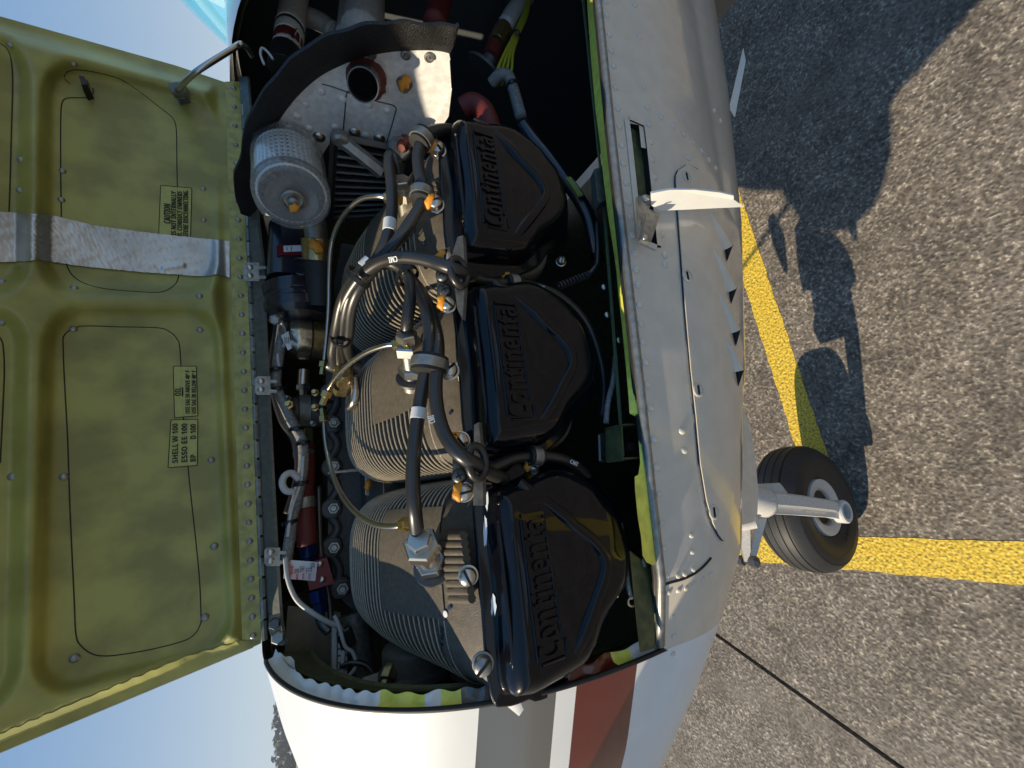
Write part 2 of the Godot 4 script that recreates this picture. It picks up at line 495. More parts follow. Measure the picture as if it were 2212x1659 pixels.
func make_plane() -> void:
	plane = thing("airplane", "light aeroplane with open engine bay, white and red nose and nose wheel on the apron", "airplane", Vector3(0, 0, 0))
	# lower cowl: from the lip down under the belly and up the far side to the hinge rail
	var slot_a := skin(1358, 260)
	var slot_b := skin(1390, 274)
	var slot_c := skin(1418, 531)
	var slot_d := skin(1386, 517)
	var slot := [Vector2(slot_a.x, slot_a.y), Vector2(slot_b.x, slot_b.y), Vector2(slot_c.x, slot_c.y), Vector2(slot_d.x, slot_d.y)]
	var m := MB.new()
	var inner := MB.new()
	var rows := 64
	var xs := []
	var x := -0.165
	while x < 1.35:
		xs.append(x)
		x += 0.006 if x < 0.9 else 0.03
	var grid := []
	for xx in xs:
		var col := PackedVector3Array()
		var l := lut(xx, CX, LIP_Y)
		var b := lut(xx, CX, BOT_Y)
		var n := lut(xx, CX, BOT_N)
		for r in rows + 1:
			var a := PI * 0.5 * r / rows
			var y := l - (l - b) * pow(sin(a), 2.0 / n)
			if r < rows * 0.55:
				y = lerpf(y, l - (l - b) * 0.9 * (r / (rows * 0.55)), 0.8)
			col.append(Vector3(xx, y, cowl_half(xx, y) if r < rows else 0.0))
		for r in range(1, 25):
			var a := PI * 0.5 * (24 - r) / 24.0
			var y := l - (l - b) * pow(sin(a), 2.0 / n)
			col.append(Vector3(xx, y, -cowl_half(xx, y)))
		for r in range(1, 30):
			var z := -lut(xx, CX, HALF) + (lut(xx, CX, HALF) + (0.085 if xx < 0.64 else 0.0)) * pow(r / 29.0, 1.6)
			col.append(top_point(xx, z))
		if xx >= 0.64:
			for r in range(1, 26):
				var z := lut(xx, CX, HALF) * (1.0 - pow(1.0 - r / 25.0, 1.8))
				var tp := top_point(xx, z)
				if z > 0.2:
					tp.y = lerpf(tp.y, lut(xx, CX, LIP_Y), 0.0)
				col.append(tp)
		grid.append(col)
	for i in xs.size() - 1:
		var p: PackedVector3Array = grid[i]
		var q: PackedVector3Array = grid[i + 1]
		for r in mini(p.size(), q.size()) - 1:
			var c := (p[r] + q[r + 1]) * 0.5
			if c.z > 0 and c.y < lut(c.x, CX, LIP_Y) and in_poly(Vector2(c.x, c.y), slot): continue
			m.quad(p[r], p[r + 1], q[r + 1], q[r])
			if i % 4 == 0 and i + 4 < xs.size():
				pass
	var low := part("lower_cowl", m, mats.belly_paint, plane, 180.0)
	low.set_meta("label", "pale grey riveted lower cowl below the open bay")
	# dark lining inside
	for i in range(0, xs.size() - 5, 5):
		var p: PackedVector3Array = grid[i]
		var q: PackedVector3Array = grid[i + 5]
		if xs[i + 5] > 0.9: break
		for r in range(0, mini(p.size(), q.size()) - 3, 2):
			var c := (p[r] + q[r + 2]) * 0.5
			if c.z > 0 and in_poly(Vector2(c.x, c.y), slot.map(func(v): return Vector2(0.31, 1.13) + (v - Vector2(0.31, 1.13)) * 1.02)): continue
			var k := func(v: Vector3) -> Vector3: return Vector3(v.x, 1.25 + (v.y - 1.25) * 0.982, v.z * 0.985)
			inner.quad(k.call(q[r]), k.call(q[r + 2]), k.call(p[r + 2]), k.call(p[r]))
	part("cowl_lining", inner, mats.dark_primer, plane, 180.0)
	make_lip()
	make_skin_details(low, [slot_a, slot_b, slot_c, slot_d])
	make_nose()
	make_firewall()
	make_door()
	make_gear()

func make_lip() -> void:
	# flange inside the lip, chipped yellow-green primer with notches
	var a := [[1266, -40], [1269, 20], [1276, 120], [1286, 235], [1297, 320], [1304, 390], [1314, 470], [1326, 545], [1332, 590], [1336, 640], [1343, 700], [1352, 790], [1358, 860], [1360, 893], [1372, 900], [1378, 925], [1383, 1000], [1379, 1025], [1371, 1030], [1372, 1060], [1378, 1120], [1385, 1160], [1388, 1200], [1397, 1215], [1412, 1222]]
	var m := MB.new()
	for i in a.size() - 1:
		var sub := 4
		for k in sub:
			var t0 := float(k) / sub
			var t1 := float(k + 1) / sub
			var i0 := Vector2(a[i][0], a[i][1]).lerp(Vector2(a[i + 1][0], a[i + 1][1]), t0)
			var i1 := Vector2(a[i][0], a[i][1]).lerp(Vector2(a[i + 1][0], a[i + 1][1]), t1)
			var p0 := P(i0.x, i0.y, 0.438)
			var p1 := P(i1.x, i1.y, 0.438)
			var e0 := Vector3(p0.x, lut(p0.x, CX, LIP_Y) + 0.004, lut(p0.x, CX, HALF) - 0.003)
			var e1 := Vector3(p1.x, lut(p1.x, CX, LIP_Y) + 0.004, lut(p1.x, CX, HALF) - 0.003)
			m.quad(p0, p1, e1, e0)
			m.quad(p0 + Vector3(0, -0.003, -0.002), p1 + Vector3(0, -0.003, -0.002), p1, p0)
	part("lip_flange", m, mats.yellow_primer, plane, 60.0)
	# bare metal bead along the edge
	var pts := []
	var x := -0.16
	while x < 1.3:
		pts.append(Vector3(x, lut(x, CX, LIP_Y) + 0.003, lut(x, CX, HALF) - 0.002))
		x += 0.02
	var b := MB.new()
	b.tube(pts, 0.0042, 8)
	part("edge_bead", b, mats.dull_metal, plane, 180.0)
	var g := MB.new()
	var gp := []
	for p in pts: gp.append(p + Vector3(0, 0.0005, -0.0055))
	g.tube(gp, 0.0028, 6)
	part("edge_seal", g, mats.rubber, plane, 180.0)

func make_skin_details(low: Node3D, slot: Array) -> void:
	var seen := []
	var add := func(dx: float, dy: float, r: float) -> void:
		for s in seen:
			if s.distance_to(Vector2(dx, dy)) < 11.0: return
		seen.append(Vector2(dx, dy))
		var p := skin(dx, dy)
		rivet(p, skin_normal(p), r, mats.belly_paint, low)
	for q in [[1145, 103], [1160, 228], [1172, 335], [1187, 433], [1200, 572], [1215, 712], [1226, 828], [1240, 950], [1250, 1070], [1268, 1195], [1283, 1327], [1297, 1420], [1308, 1535], [1358, 240], [1325, 35], [1390, 573], [1410, 703], [1497, 768], [1575, 822], [1645, 877], [1416, 815], [1430, 930], [1443, 1043], [1458, 1160], [1135, 10]]:
		add.call(932.6 + 0.3307 * q[0], 0.3307 * q[1], 0.0038)
	for q in [[1325, 160], [1333, 272], [1345, 370], [1357, 500], [1368, 624], [1380, 742], [1394, 875], [1408, 1018], [1427, 1172], [1450, 1378], [1468, 1560], [1500, 40], [1520, 175], [1522, 237], [1635, 1320], [1650, 1450]]:
		add.call(932.6 + 0.3307 * q[0], 493.7 + 0.3307 * q[1], 0.0038)
	for q in [[345, 22], [360, 150], [378, 320], [395, 470], [410, 617], [424, 770], [437, 910], [450, 1060], [460, 1150], [485, 1285], [488, 1390], [483, 1485], [535, 270], [545, 380], [585, 840], [590, 930], [595, 1025], [548, 1050], [512, 1060], [515, 1140], [557, 1130], [598, 1105], [650, 1080], [690, 1050]]:
		add.call(1261.8 + 0.3968 * q[0], 822.9 + 0.3968 * q[1], 0.0027)
	for q in [[517, 45], [627, 130], [722, 200], [543, 335], [812, 268], [890, 330], [560, 475], [577, 620], [1065, 70], [1115, 155], [960, 400], [1020, 475], [1075, 540], [850, 465], [1160, 655], [632, 1088], [650, 1255], [660, 1335], [1065, 1510]]:
		add.call(1261.8 + 0.2645 * q[0], 219.4 + 0.2645 * q[1], 0.0033)
	# slot frame and the cowl flap lever in it
	var f := MB.new()
	var well := MB.new()
	for i in 4:
		var a: Vector3 = slot[i]
		var b: Vector3 = slot[(i + 1) % 4]
		var c: Vector3 = (slot[0] + slot[1] + slot[2] + slot[3]) * 0.25
		var n := skin_normal(a) * 0.0016
		var sub := 8
		for k in sub:
			var p0 := a.lerp(b, float(k) / sub)
			var p1 := a.lerp(b, float(k + 1) / sub)
			p0.z = cowl_half(p0.x, p0.y); p1.z = cowl_half(p1.x, p1.y)
			var o0 := p0 + (p0 - c).normalized() * 0.001 + Vector3(0, 0.006 if i % 2 == 0 and false else 0.0, 0)
			var dirv := (p1 - p0).normalized().cross(n).normalized()
			if dirv.dot(p0 - c) < 0: dirv = -dirv
			o0 = p0 + dirv * 0.006
			var o1 := p1 + dirv * 0.006
			f.quad(p0 + n, p1 + n, o1 + n * 0.6, o0 + n * 0.6)
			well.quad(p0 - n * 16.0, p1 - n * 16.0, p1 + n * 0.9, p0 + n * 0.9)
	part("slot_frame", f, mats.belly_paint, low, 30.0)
	part("slot_well", well, mats.void, low, 30.0)  # walls blackened to stand for the shade inside the slot
	var fl := MB.new()
	var up := [[1406, 418], [1447, 410], [1500, 410], [1555, 416], [1585, 423], [1585, 431], [1407, 444]]
	var lo := [[1407, 444], [1585, 431], [1608, 447], [1427, 455]]
	var root := func(q) -> Vector3: return P(q[0], q[1], 0.482 + (q[0] - 1406) * 0.00008)
	var pu := []
	for q in [[1407, 444], [1470, 440], [1530, 436], [1585, 431]]: pu.append(root.call(q))
	var outer := []
	for q in [[1585, 423], [1555, 416], [1500, 410], [1447, 410], [1406, 418]]:
		var near: Vector3 = root.call([q[0], 440])
		outer.append(PX(q[0], q[1], near.x + 0.0015))
	fl.prism(pu + outer, Vector3(0.002, 0.0, 0.0))
	var inn := []
	for q in [[1608, 447], [1540, 450], [1480, 453], [1427, 455]]:
		inn.append(P(q[0], q[1], 0.4765 + (q[0] - 1406) * 0.00008))
	fl.prism(pu + inn, Vector3(0.0014, 0.0, -0.0010))
	var flap := part("cowl_flap", fl, mats.white_paint, plane, 25.0)
	flap.set_meta("label", "white angled cowl flap sticking out of the slot")
	var ar := MB.new()
	var pa := []
	for q in [[1399, 450], [1427, 461], [1406, 524], [1385, 517]]: pa.append(P(q[0], q[1], 0.478))
	ar.prism(pa, Vector3(0, 0, -0.004))
	part("hinge_arm", ar, mats.dull_metal, flap, 25.0)
	var br := MB.new()
	var pb := []
	for q in [[1377, 424], [1406, 421], [1407, 440], [1398, 460], [1383, 486], [1380, 470]]: pb.append(P(q[0], q[1], 0.482))
	br.prism(pb, Vector3(0, 0, -0.003))
	part("hinge_bracket", br, mats.dull_metal, flap, 25.0)
	for q in [[1395, 428, 0.483, 0.0042], [1393, 513, 0.479, 0.0028]]:
		rivet(P(q[0], q[1], q[2]), Vector3(0.1, 0.3, 1), q[3], mats.bright_metal, flap, "pivot_bolt")
	# access panel with louvres
	var left := [[360, 1478], [368, 1462], [385, 1456], [420, 1458], [500, 1464], [650, 1475], [800, 1488], [900, 1499], [1000, 1508], [1080, 1521], [1130, 1535], [1155, 1548], [1166, 1556]]
	var right := [[360, 1486], [368, 1502], [385, 1517], [420, 1545], [460, 1572], [500, 1590], [560, 1597], [700, 1599], [800, 1599], [900, 1595], [1000, 1588], [1080, 1578], [1130, 1568], [1155, 1562], [1166, 1558]]
	var pan := MB.new()
	var edge := []
	var prev := PackedVector3Array()
	for i in 70:
		var dy := 360.0 + (1166.0 - 360.0) * i / 69.0
		var l := lut(dy, left.map(func(e): return e[0]), left.map(func(e): return e[1]))
		var r := lut(dy, right.map(func(e): return e[0]), right.map(func(e): return e[1]))
		var cur := PackedVector3Array()
		var p0 := skin(l, dy)
		edge.append(p0 + skin_normal(p0) * 0.0012)
		for k in 9:
			var dx := lerpf(l, r, k / 8.0)
			var s := skin(dx, dy)
			cur.append(s + skin_normal(s) * (0.0032 if k > 0 else 0.0))
			if k == 0: cur.append(s + skin_normal(s) * 0.003)
		if prev.size():
			for k in 9: pan.quad(prev[k], prev[k + 1], cur[k + 1], cur[k])
		prev = cur
	var ap := part("access_panel", pan, mats.belly_paint, plane, 50.0)
	ap.set_meta("label", "long rounded access panel with louvres")
	var redge := []
	for i in 60:
		var dy := 360.0 + 150.0 * i / 59.0
		var r := lut(dy, right.map(func(e): return e[0]), right.map(func(e): return e[1]))
		var p0 := skin(r, dy)
		redge.append(p0 + skin_normal(p0) * 0.0022)
	redge.reverse()
	var se := MB.new()
	var tip := []
	for i in 20:
		var dy := 1166.0 - 110.0 * i / 19.0
		var r := lut(dy, right.map(func(e): return e[0]), right.map(func(e): return e[1]))
		var p0 := skin(r, dy)
		tip.append(p0 + skin_normal(p0) * 0.0022)
	se.tube(redge + edge + tip, 0.0009, 5)
	part("panel_seam", se, mats.rubber, ap, 180.0)
	for q in [[1478, 386], [1479, 599], [1502, 843], [1535, 1105]]:
		var p := skin(q[0], q[1])
		var n := skin_normal(p)
		p += n * 0.0032
		var c := MB.new()
		c.lathe(p, n, [[0.0068, 0.0], [0.0068, 0.0008], [0.0058, 0.0012], [0.0056, 0.0004], [0.0, 0.0004]], 18)
		var st := part("quarter_turn_stud", c, mats.belly_paint, ap, 30.0)
		var k := MB.new()
		k.box(p + n * 0.0009, Vector3(0.0085, 0.0016, 0.001), frame(n))
		part("screw_slot", k, mats.void, st, 20.0)
	for q in [[1522, 451, 1569, 532, 1556, 545, 1563, 568], [1532, 535, 1577, 623, 1564, 636, 1572, 659], [1544, 633, 1584, 712, 1572, 724, 1582, 750], [1558, 731, 1590, 798, 1579, 806, 1587, 836]]:
		var a := skin(q[0], q[1])
		var b := skin(q[2], q[3])
		var c := skin(lerpf(q[4], q[2], 0.25), lerpf(q[5], q[3], 0.25))
		var e := skin(q[6], q[7])
		var n := skin_normal(b)
		var lm := MB.new()
		var rings := []
		for i in 13:
			var t := i / 12.0
			var ca := a.lerp(b, t)
			var cb := a.lerp(c, t)
			ca.z = cowl_half(ca.x, ca.y); cb.z = cowl_half(cb.x, cb.y)
			var ring := PackedVector3Array()
			for k in 13:
				var s := k / 12.0
				ring.append(ca.lerp(cb, s) + n * (0.0030 + 0.0062 * pow(t, 0.8) * pow(sin(PI * s), 0.7)))
			rings.append(ring)
		lm.loft(rings, false)
		var lv := part("louver", lm, mats.belly_paint, ap, 180.0)
		var mouth := MB.new()
		var last: PackedVector3Array = rings[-1]
		var apex := e + n * 0.0036
		for k in last.size() - 1: mouth.tri(last[k] + n * 0.0002, last[k + 1] + n * 0.0002, apex)
		part("louver_opening", mouth, mats.void, lv, 20.0)
	var bf := MB.new()
	bf.prism([P(1588, 252, 0.2), P(1576, 232, 0.2), P(1606, 104, 0.21), P(1611, 132, 0.21)], Vector3(0, 0, -0.002))
	var bfo := part("belly_tab", bf, mats.white_paint, plane, 20.0)
	bfo.set_meta("label", "slim pointed white tab sticking out below the lower cowl")
	# seam between cowl and nose bowl
	var sm := MB.new()
	var sp := []
	for q in [[1435, 1262], [1450, 1257], [1475, 1250], [1500, 1238], [1520, 1222], [1535, 1205]]:
		var p := skin(q[0], q[1])
		sp.append(p + skin_normal(p) * 0.0004)
	sm.tube(smooth(sp), 0.0011, 5)
	part("skin_seam", sm, mats.rubber, low, 180.0)

func make_nose() -> void:
	# nose bowl lofted by height so that the painted bands are real areas of it
	var cuts := [[1.56, 1.392, "white_paint", "nose_bowl", ""], [1.392, 1.335, "grey_paint", "paint_stripe", "grey painted band round the nose"], [1.335, 1.318, "white_paint", "paint_stripe", "thin white pinstripe between grey and red bands"], [1.318, 1.258, "red_paint", "paint_stripe", "dark red painted band round the nose"], [1.258, 0.94, "white_paint", "nose_underside", ""]]
	var xs := []
	for i in 26: xs.append(-0.165 - 0.335 * i / 25.0)
	var bowl: Node3D = null
	for c in cuts:
		for s in [1.0, -1.0]:
			var m := MB.new()
			for i in xs.size() - 1:
				var prev := PackedVector3Array()
				var n := 40 if c[0] - c[1] > 0.1 else 6
				for k in n + 1:
					var f := float(k) / n
					if c[0] > 1.5: f = 1.0 - pow(1.0 - f, 1.0); f = pow(f, 2.0)
					if c[1] < 1.0: f = 1.0 - pow(1.0 - f, 2.0)
					var row := PackedVector3Array()
					for j in 2:
						row.append(nose_point(xs[i + j], c[0], c[1], f, s))
					if prev.size(): m.quad(prev[0], row[0], row[1], prev[1]) if s > 0 else m.quad(prev[0], prev[1], row[1], row[0])
					prev = row
			var o := part(c[3] if bowl == null or c[3] != "nose_bowl" else "far_side", m, mats[c[2]], plane if bowl == null else bowl, 180.0)
			if bowl == null:
				bowl = o
				o.set_meta("label", "glossy white nose bowl with grey and red bands")
			elif c[4]: o.set_meta("label", c[4] + ("" if s > 0 else ", on its far flank"))
	# closing face round the spinner, the spinner and the blades of the propeller
	var fc := MB.new()
	var ring := PackedVector3Array()
	for k in 48:
		var a := TAU * k / 48.0
		ring.append(Vector3(-0.5, 1.28 + 0.125 * sin(a), 0.13 * cos(a)))
	fc.fan(ring, true)
	part("front_face", fc, mats.dark_metal, bowl, 0.0)
	var sp := MB.new()
	sp.lathe(Vector3(-0.50, 1.28, 0), Vector3.LEFT, [[0.155, 0.0], [0.16, 0.02], [0.155, 0.1], [0.135, 0.18], [0.1, 0.25], [0.05, 0.30], [0.0, 0.315]], 32)
	part("spinner", sp, mats.white_paint, plane, 60.0)
	for k in 2:
		var ang := deg_to_rad([32.0, 212.0][k])
		var rd := Vector3(0, sin(ang), cos(ang))
		var tg := Vector3(0, -rd.z, rd.y)
		var bm := MB.new()
		var rings := []
		for i in 15:
			var t := i / 14.0
			var ch := 0.035 + 0.045 * sin(PI * pow(t, 0.7)) - 0.03 * pow(t, 6)
			var tw := deg_to_rad(lerpf(60, 18, t))
			var r := PackedVector3Array()
			for q in [[-1, 0], [-0.5, 0.10], [0.2, 0.13], [1, 0], [0.2, -0.05], [-0.5, -0.04]]:
				var off: Vector3 = tg * cos(tw) * q[0] * ch + Vector3.LEFT * (sin(tw) * q[0] * ch + q[1] * 0.1)
				r.append(Vector3(-0.585, 1.28, 0) + rd * (0.1 + t * 0.88) + off)
			rings.append(r)
		bm.loft(rings)
		part("propeller_blade", bm, mats.dark_metal, plane, 60.0)
	# joggled flange that the door closes on, wavy, and the former behind it
	var cols := [["white_paint", 0.0, 0.46], ["yellow_primer", 0.46, 0.56], ["white_paint", 0.56, 0.59], ["yellow_primer", 0.59, 0.63], ["grey_paint", 0.63, 0.74], ["yellow_primer", 0.74, 0.79], ["red_paint", 0.79, 0.92], ["yellow_primer", 0.92, 0.95], ["white_paint", 0.95, 1.0]]
	for c in cols:
		var m := MB.new()
		var a: float = c[1]
		while a < c[2] - 0.0001:
			var b: float = minf(a + 0.004, c[2])
			var r0 := flange_row(a)
			var r1 := flange_row(b)
			for k in r0.size() - 1: m.quad(r0[k], r0[k + 1], r1[k + 1], r1[k])
			a = b
		var o := part("door_flange", m, mats[c[0]], bowl, 180.0)
		o.set_meta("label", "wavy %s length of the door flange" % {"white_paint": "white", "yellow_primer": "green-primed", "grey_paint": "grey", "red_paint": "red"}[c[0]])
	var gasket := []
	for i in 81:
		var p := ring_point(i / 80.0)
		gasket.append(Vector3(-0.1655, p.y, p.z) * Vector3(1, 1, 1) + (Vector3(0, 1.27, 0) - Vector3(0, p.y, p.z)).normalized() * 0.0015)
	var gm := MB.new()
	gm.tube(gasket, 0.0023, 6)
	part("edge_gasket", gm, mats.rubber, bowl, 180.0)
	var fo := MB.new()
	for i in 80:
		var rr := []
		for j in 2:
			var p := ring_point((i + j) / 80.0)
			var inw := (Vector3(0, 1.27, 0) - Vector3(0, p.y, p.z)).normalized()
			rr.append([Vector3(-0.158, p.y, p.z) + inw * 0.014, Vector3(-0.162, p.y, p.z) + inw * 0.016, Vector3(-0.172, p.y, p.z) + inw * 0.05, Vector3(-0.170, p.y, p.z) + inw * 0.053])
		for k in 3: fo.quad(rr[0][k], rr[0][k + 1], rr[1][k + 1], rr[1][k])
	part("former", fo, mats.dark_primer, bowl, 50.0)
	# inner shell of the nose, seen through the bay
	var sh := MB.new()
	for s in [1.0, -1.0]:
		for i in 25:
			for k in 20:
				var q := []
				for e in [[0, 0], [0, 1], [1, 1], [1, 0]]:
					var xx: float = xs[i + e[0]]
					var w := lut(xx, CX, HALF)
					var z: float = w * 0.97 * s * sin((k + e[1]) / 20.0 * PI * 0.5)
					var p := top_point(xx, z / 0.97)
					q.append(Vector3(xx, 1.27 + (p.y - 1.27) * 0.97, z))
				sh.quad(q[0], q[1], q[2], q[3])
			for k in 12:
				var q := []
				for e in [[0, 0], [0, 1], [1, 1], [1, 0]]:
					var xx: float = xs[i + e[0]]
					var l := lut(xx, CX, LIP_Y)
					var b := lut(xx, CX, BOT_Y)
					var y: float = l - (l - b) * sin((k + e[1]) / 12.0 * PI * 0.5)
					q.append(Vector3(xx, 1.27 + (y - 1.27) * 0.97, s * 0.97 * maxf(0.0, cowl_half(xx, y + 0.0005))))
				sh.quad(q[0], q[1], q[2], q[3])
	part("nose_lining", sh, mats.beige_liner, bowl, 180.0)

func nose_point(x: float, y0: float, y1: float, f: float, s: float) -> Vector3:
	var l := lut(x, CX, LIP_Y)
	var top := lut(x, CX, TOP_Y)
	var bot := lut(x, CX, BOT_Y)
	var hi := minf(y0, top)
	var lo := maxf(y1, bot)
	var w := lut(x, CX, HALF)
	# bands drift a little with the tapering nose
	if hi <= lo: hi = lo
	var y := lerpf(hi, lo, f)
	var z := 0.0
	if y >= l: z = w * pow(maxf(0.0, 1.0 - pow((y - l) / (top - l), 2.5)), 1.0 / 2.5)
	else: z = cowl_half(x, y)
	return Vector3(x, y, maxf(z, 0.0) * s)
func ring_point(t: float) -> Vector3:     # along the aft edge of the nose bowl, from the hinge to the lip
	var x := -0.165
	var w := lut(x, CX, HALF)
	var h := lut(x, CX, TOP_Y) - lut(x, CX, LIP_Y)
	var a := lerpf(1.36, -0.015, t)
	if a < 0.0: return Vector3(x, lut(x, CX, LIP_Y) + a * 0.25, w)
	return Vector3(x, lut(x, CX, LIP_Y) + h * pow(sin(a), 2.0 / 2.5), w * pow(cos(a), 2.0 / 2.5))
func flange_row(t: float) -> PackedVector3Array:
	var p := ring_point(t)
	var inw := (Vector3(0, 1.27, 0) - Vector3(0, p.y, p.z)).normalized()
	var wav := 0.0011 * sin(t * 132.0 + 2.0 * sin(t * 17.0)) * clampf(t * 5.0 - 0.8, 0.0, 1.0) + 0.0012 * sin(t * 41.0 + 1.0)
	var big := 0.012 * exp(-pow((t - 0.1) / 0.05, 2.0))
	var edge := 0.012 + 0.0014 * sin(t * 132.0 + 2.0 * sin(t * 17.0) + 0.9) + 0.0006 * sin(t * 57.0)
	return PackedVector3Array([p + Vector3(0.0, 0, 0) + inw * 0.002, p + Vector3(0.001, 0, 0) + inw * (0.008 + wav), p + Vector3(edge * 0.4, 0, 0) + inw * (0.0085 + wav * 2.0 + big), p + Vector3(edge * 0.65, 0, 0) + inw * (0.0105 + wav + big)])

func make_firewall() -> void:
	var m := MB.new()
	var ring := []
	for k in 49:
		var a := PI * k / 48.0
		var p := top_point(0.85, cos(a) * 0.468 * 0.975)
		ring.append(p - Vector3(0, 0.012, 0))
	ring.append(Vector3(0.85, 0.75, -0.43)); ring.append(Vector3(0.85, 0.75, 0.43))
	m.prism(ring, Vector3(0.004, 0, 0))
	part("firewall", m, mat("firewall_metal", 0.13, 0.14, 0.15, 0.42, 0.5), plane, 30.0)
	# windshield and its posts
	var w := MB.new()
	var rings := []
	for i in 13:
		var t := i / 12.0
		var r := PackedVector3Array()
		for k in 33:
			var u := lerpf(-1.0, 1.0, k / 32.0)
			var hw := lerpf(0.42, 0.47, t)
			var z := u * hw
			var bow := 0.10 * u * u
			var base := top_point(1.04 + bow, z * 0.98)
			var top := Vector3(1.52 + bow * 2.0, 2.02 - 0.10 * u * u, z * 0.95)
			r.append(base.lerp(top, t) + Vector3(-0.05, 0.03, 0) * sin(t * PI))
		rings.append(r)
	w.loft(rings, false)
	var ws := part("windshield", w, mats.tinted_glass, plane, 180.0)
	var ps := MB.new()
	for k in [0, 32]:
		var pts := []
		for r in rings: pts.append(r[k] + Vector3(0, 0.0, 0))
		ps.tube(pts, 0.016, 8)
	part("windshield_post", ps, mats.white_paint, ws, 180.0)
	var cab := MB.new()
	var cr := []
	for i in 5:
		var xx: float = [1.5, 1.8, 2.3, 3.0, 3.7][i]
		var r := PackedVector3Array()
		for k in 40:
			var a := TAU * k / 40.0
			var hh: float = [0.64, 0.74, 0.74, 0.66, 0.5][i]
			r.append(Vector3(xx, 1.32 + hh * signf(sin(a)) * pow(absf(sin(a)), 0.55), 0.49 * signf(cos(a)) * pow(absf(cos(a)), 0.55)))
		cr.append(r)
	cab.loft(cr)
	part("cabin", cab, mats.white_paint, plane, 180.0)

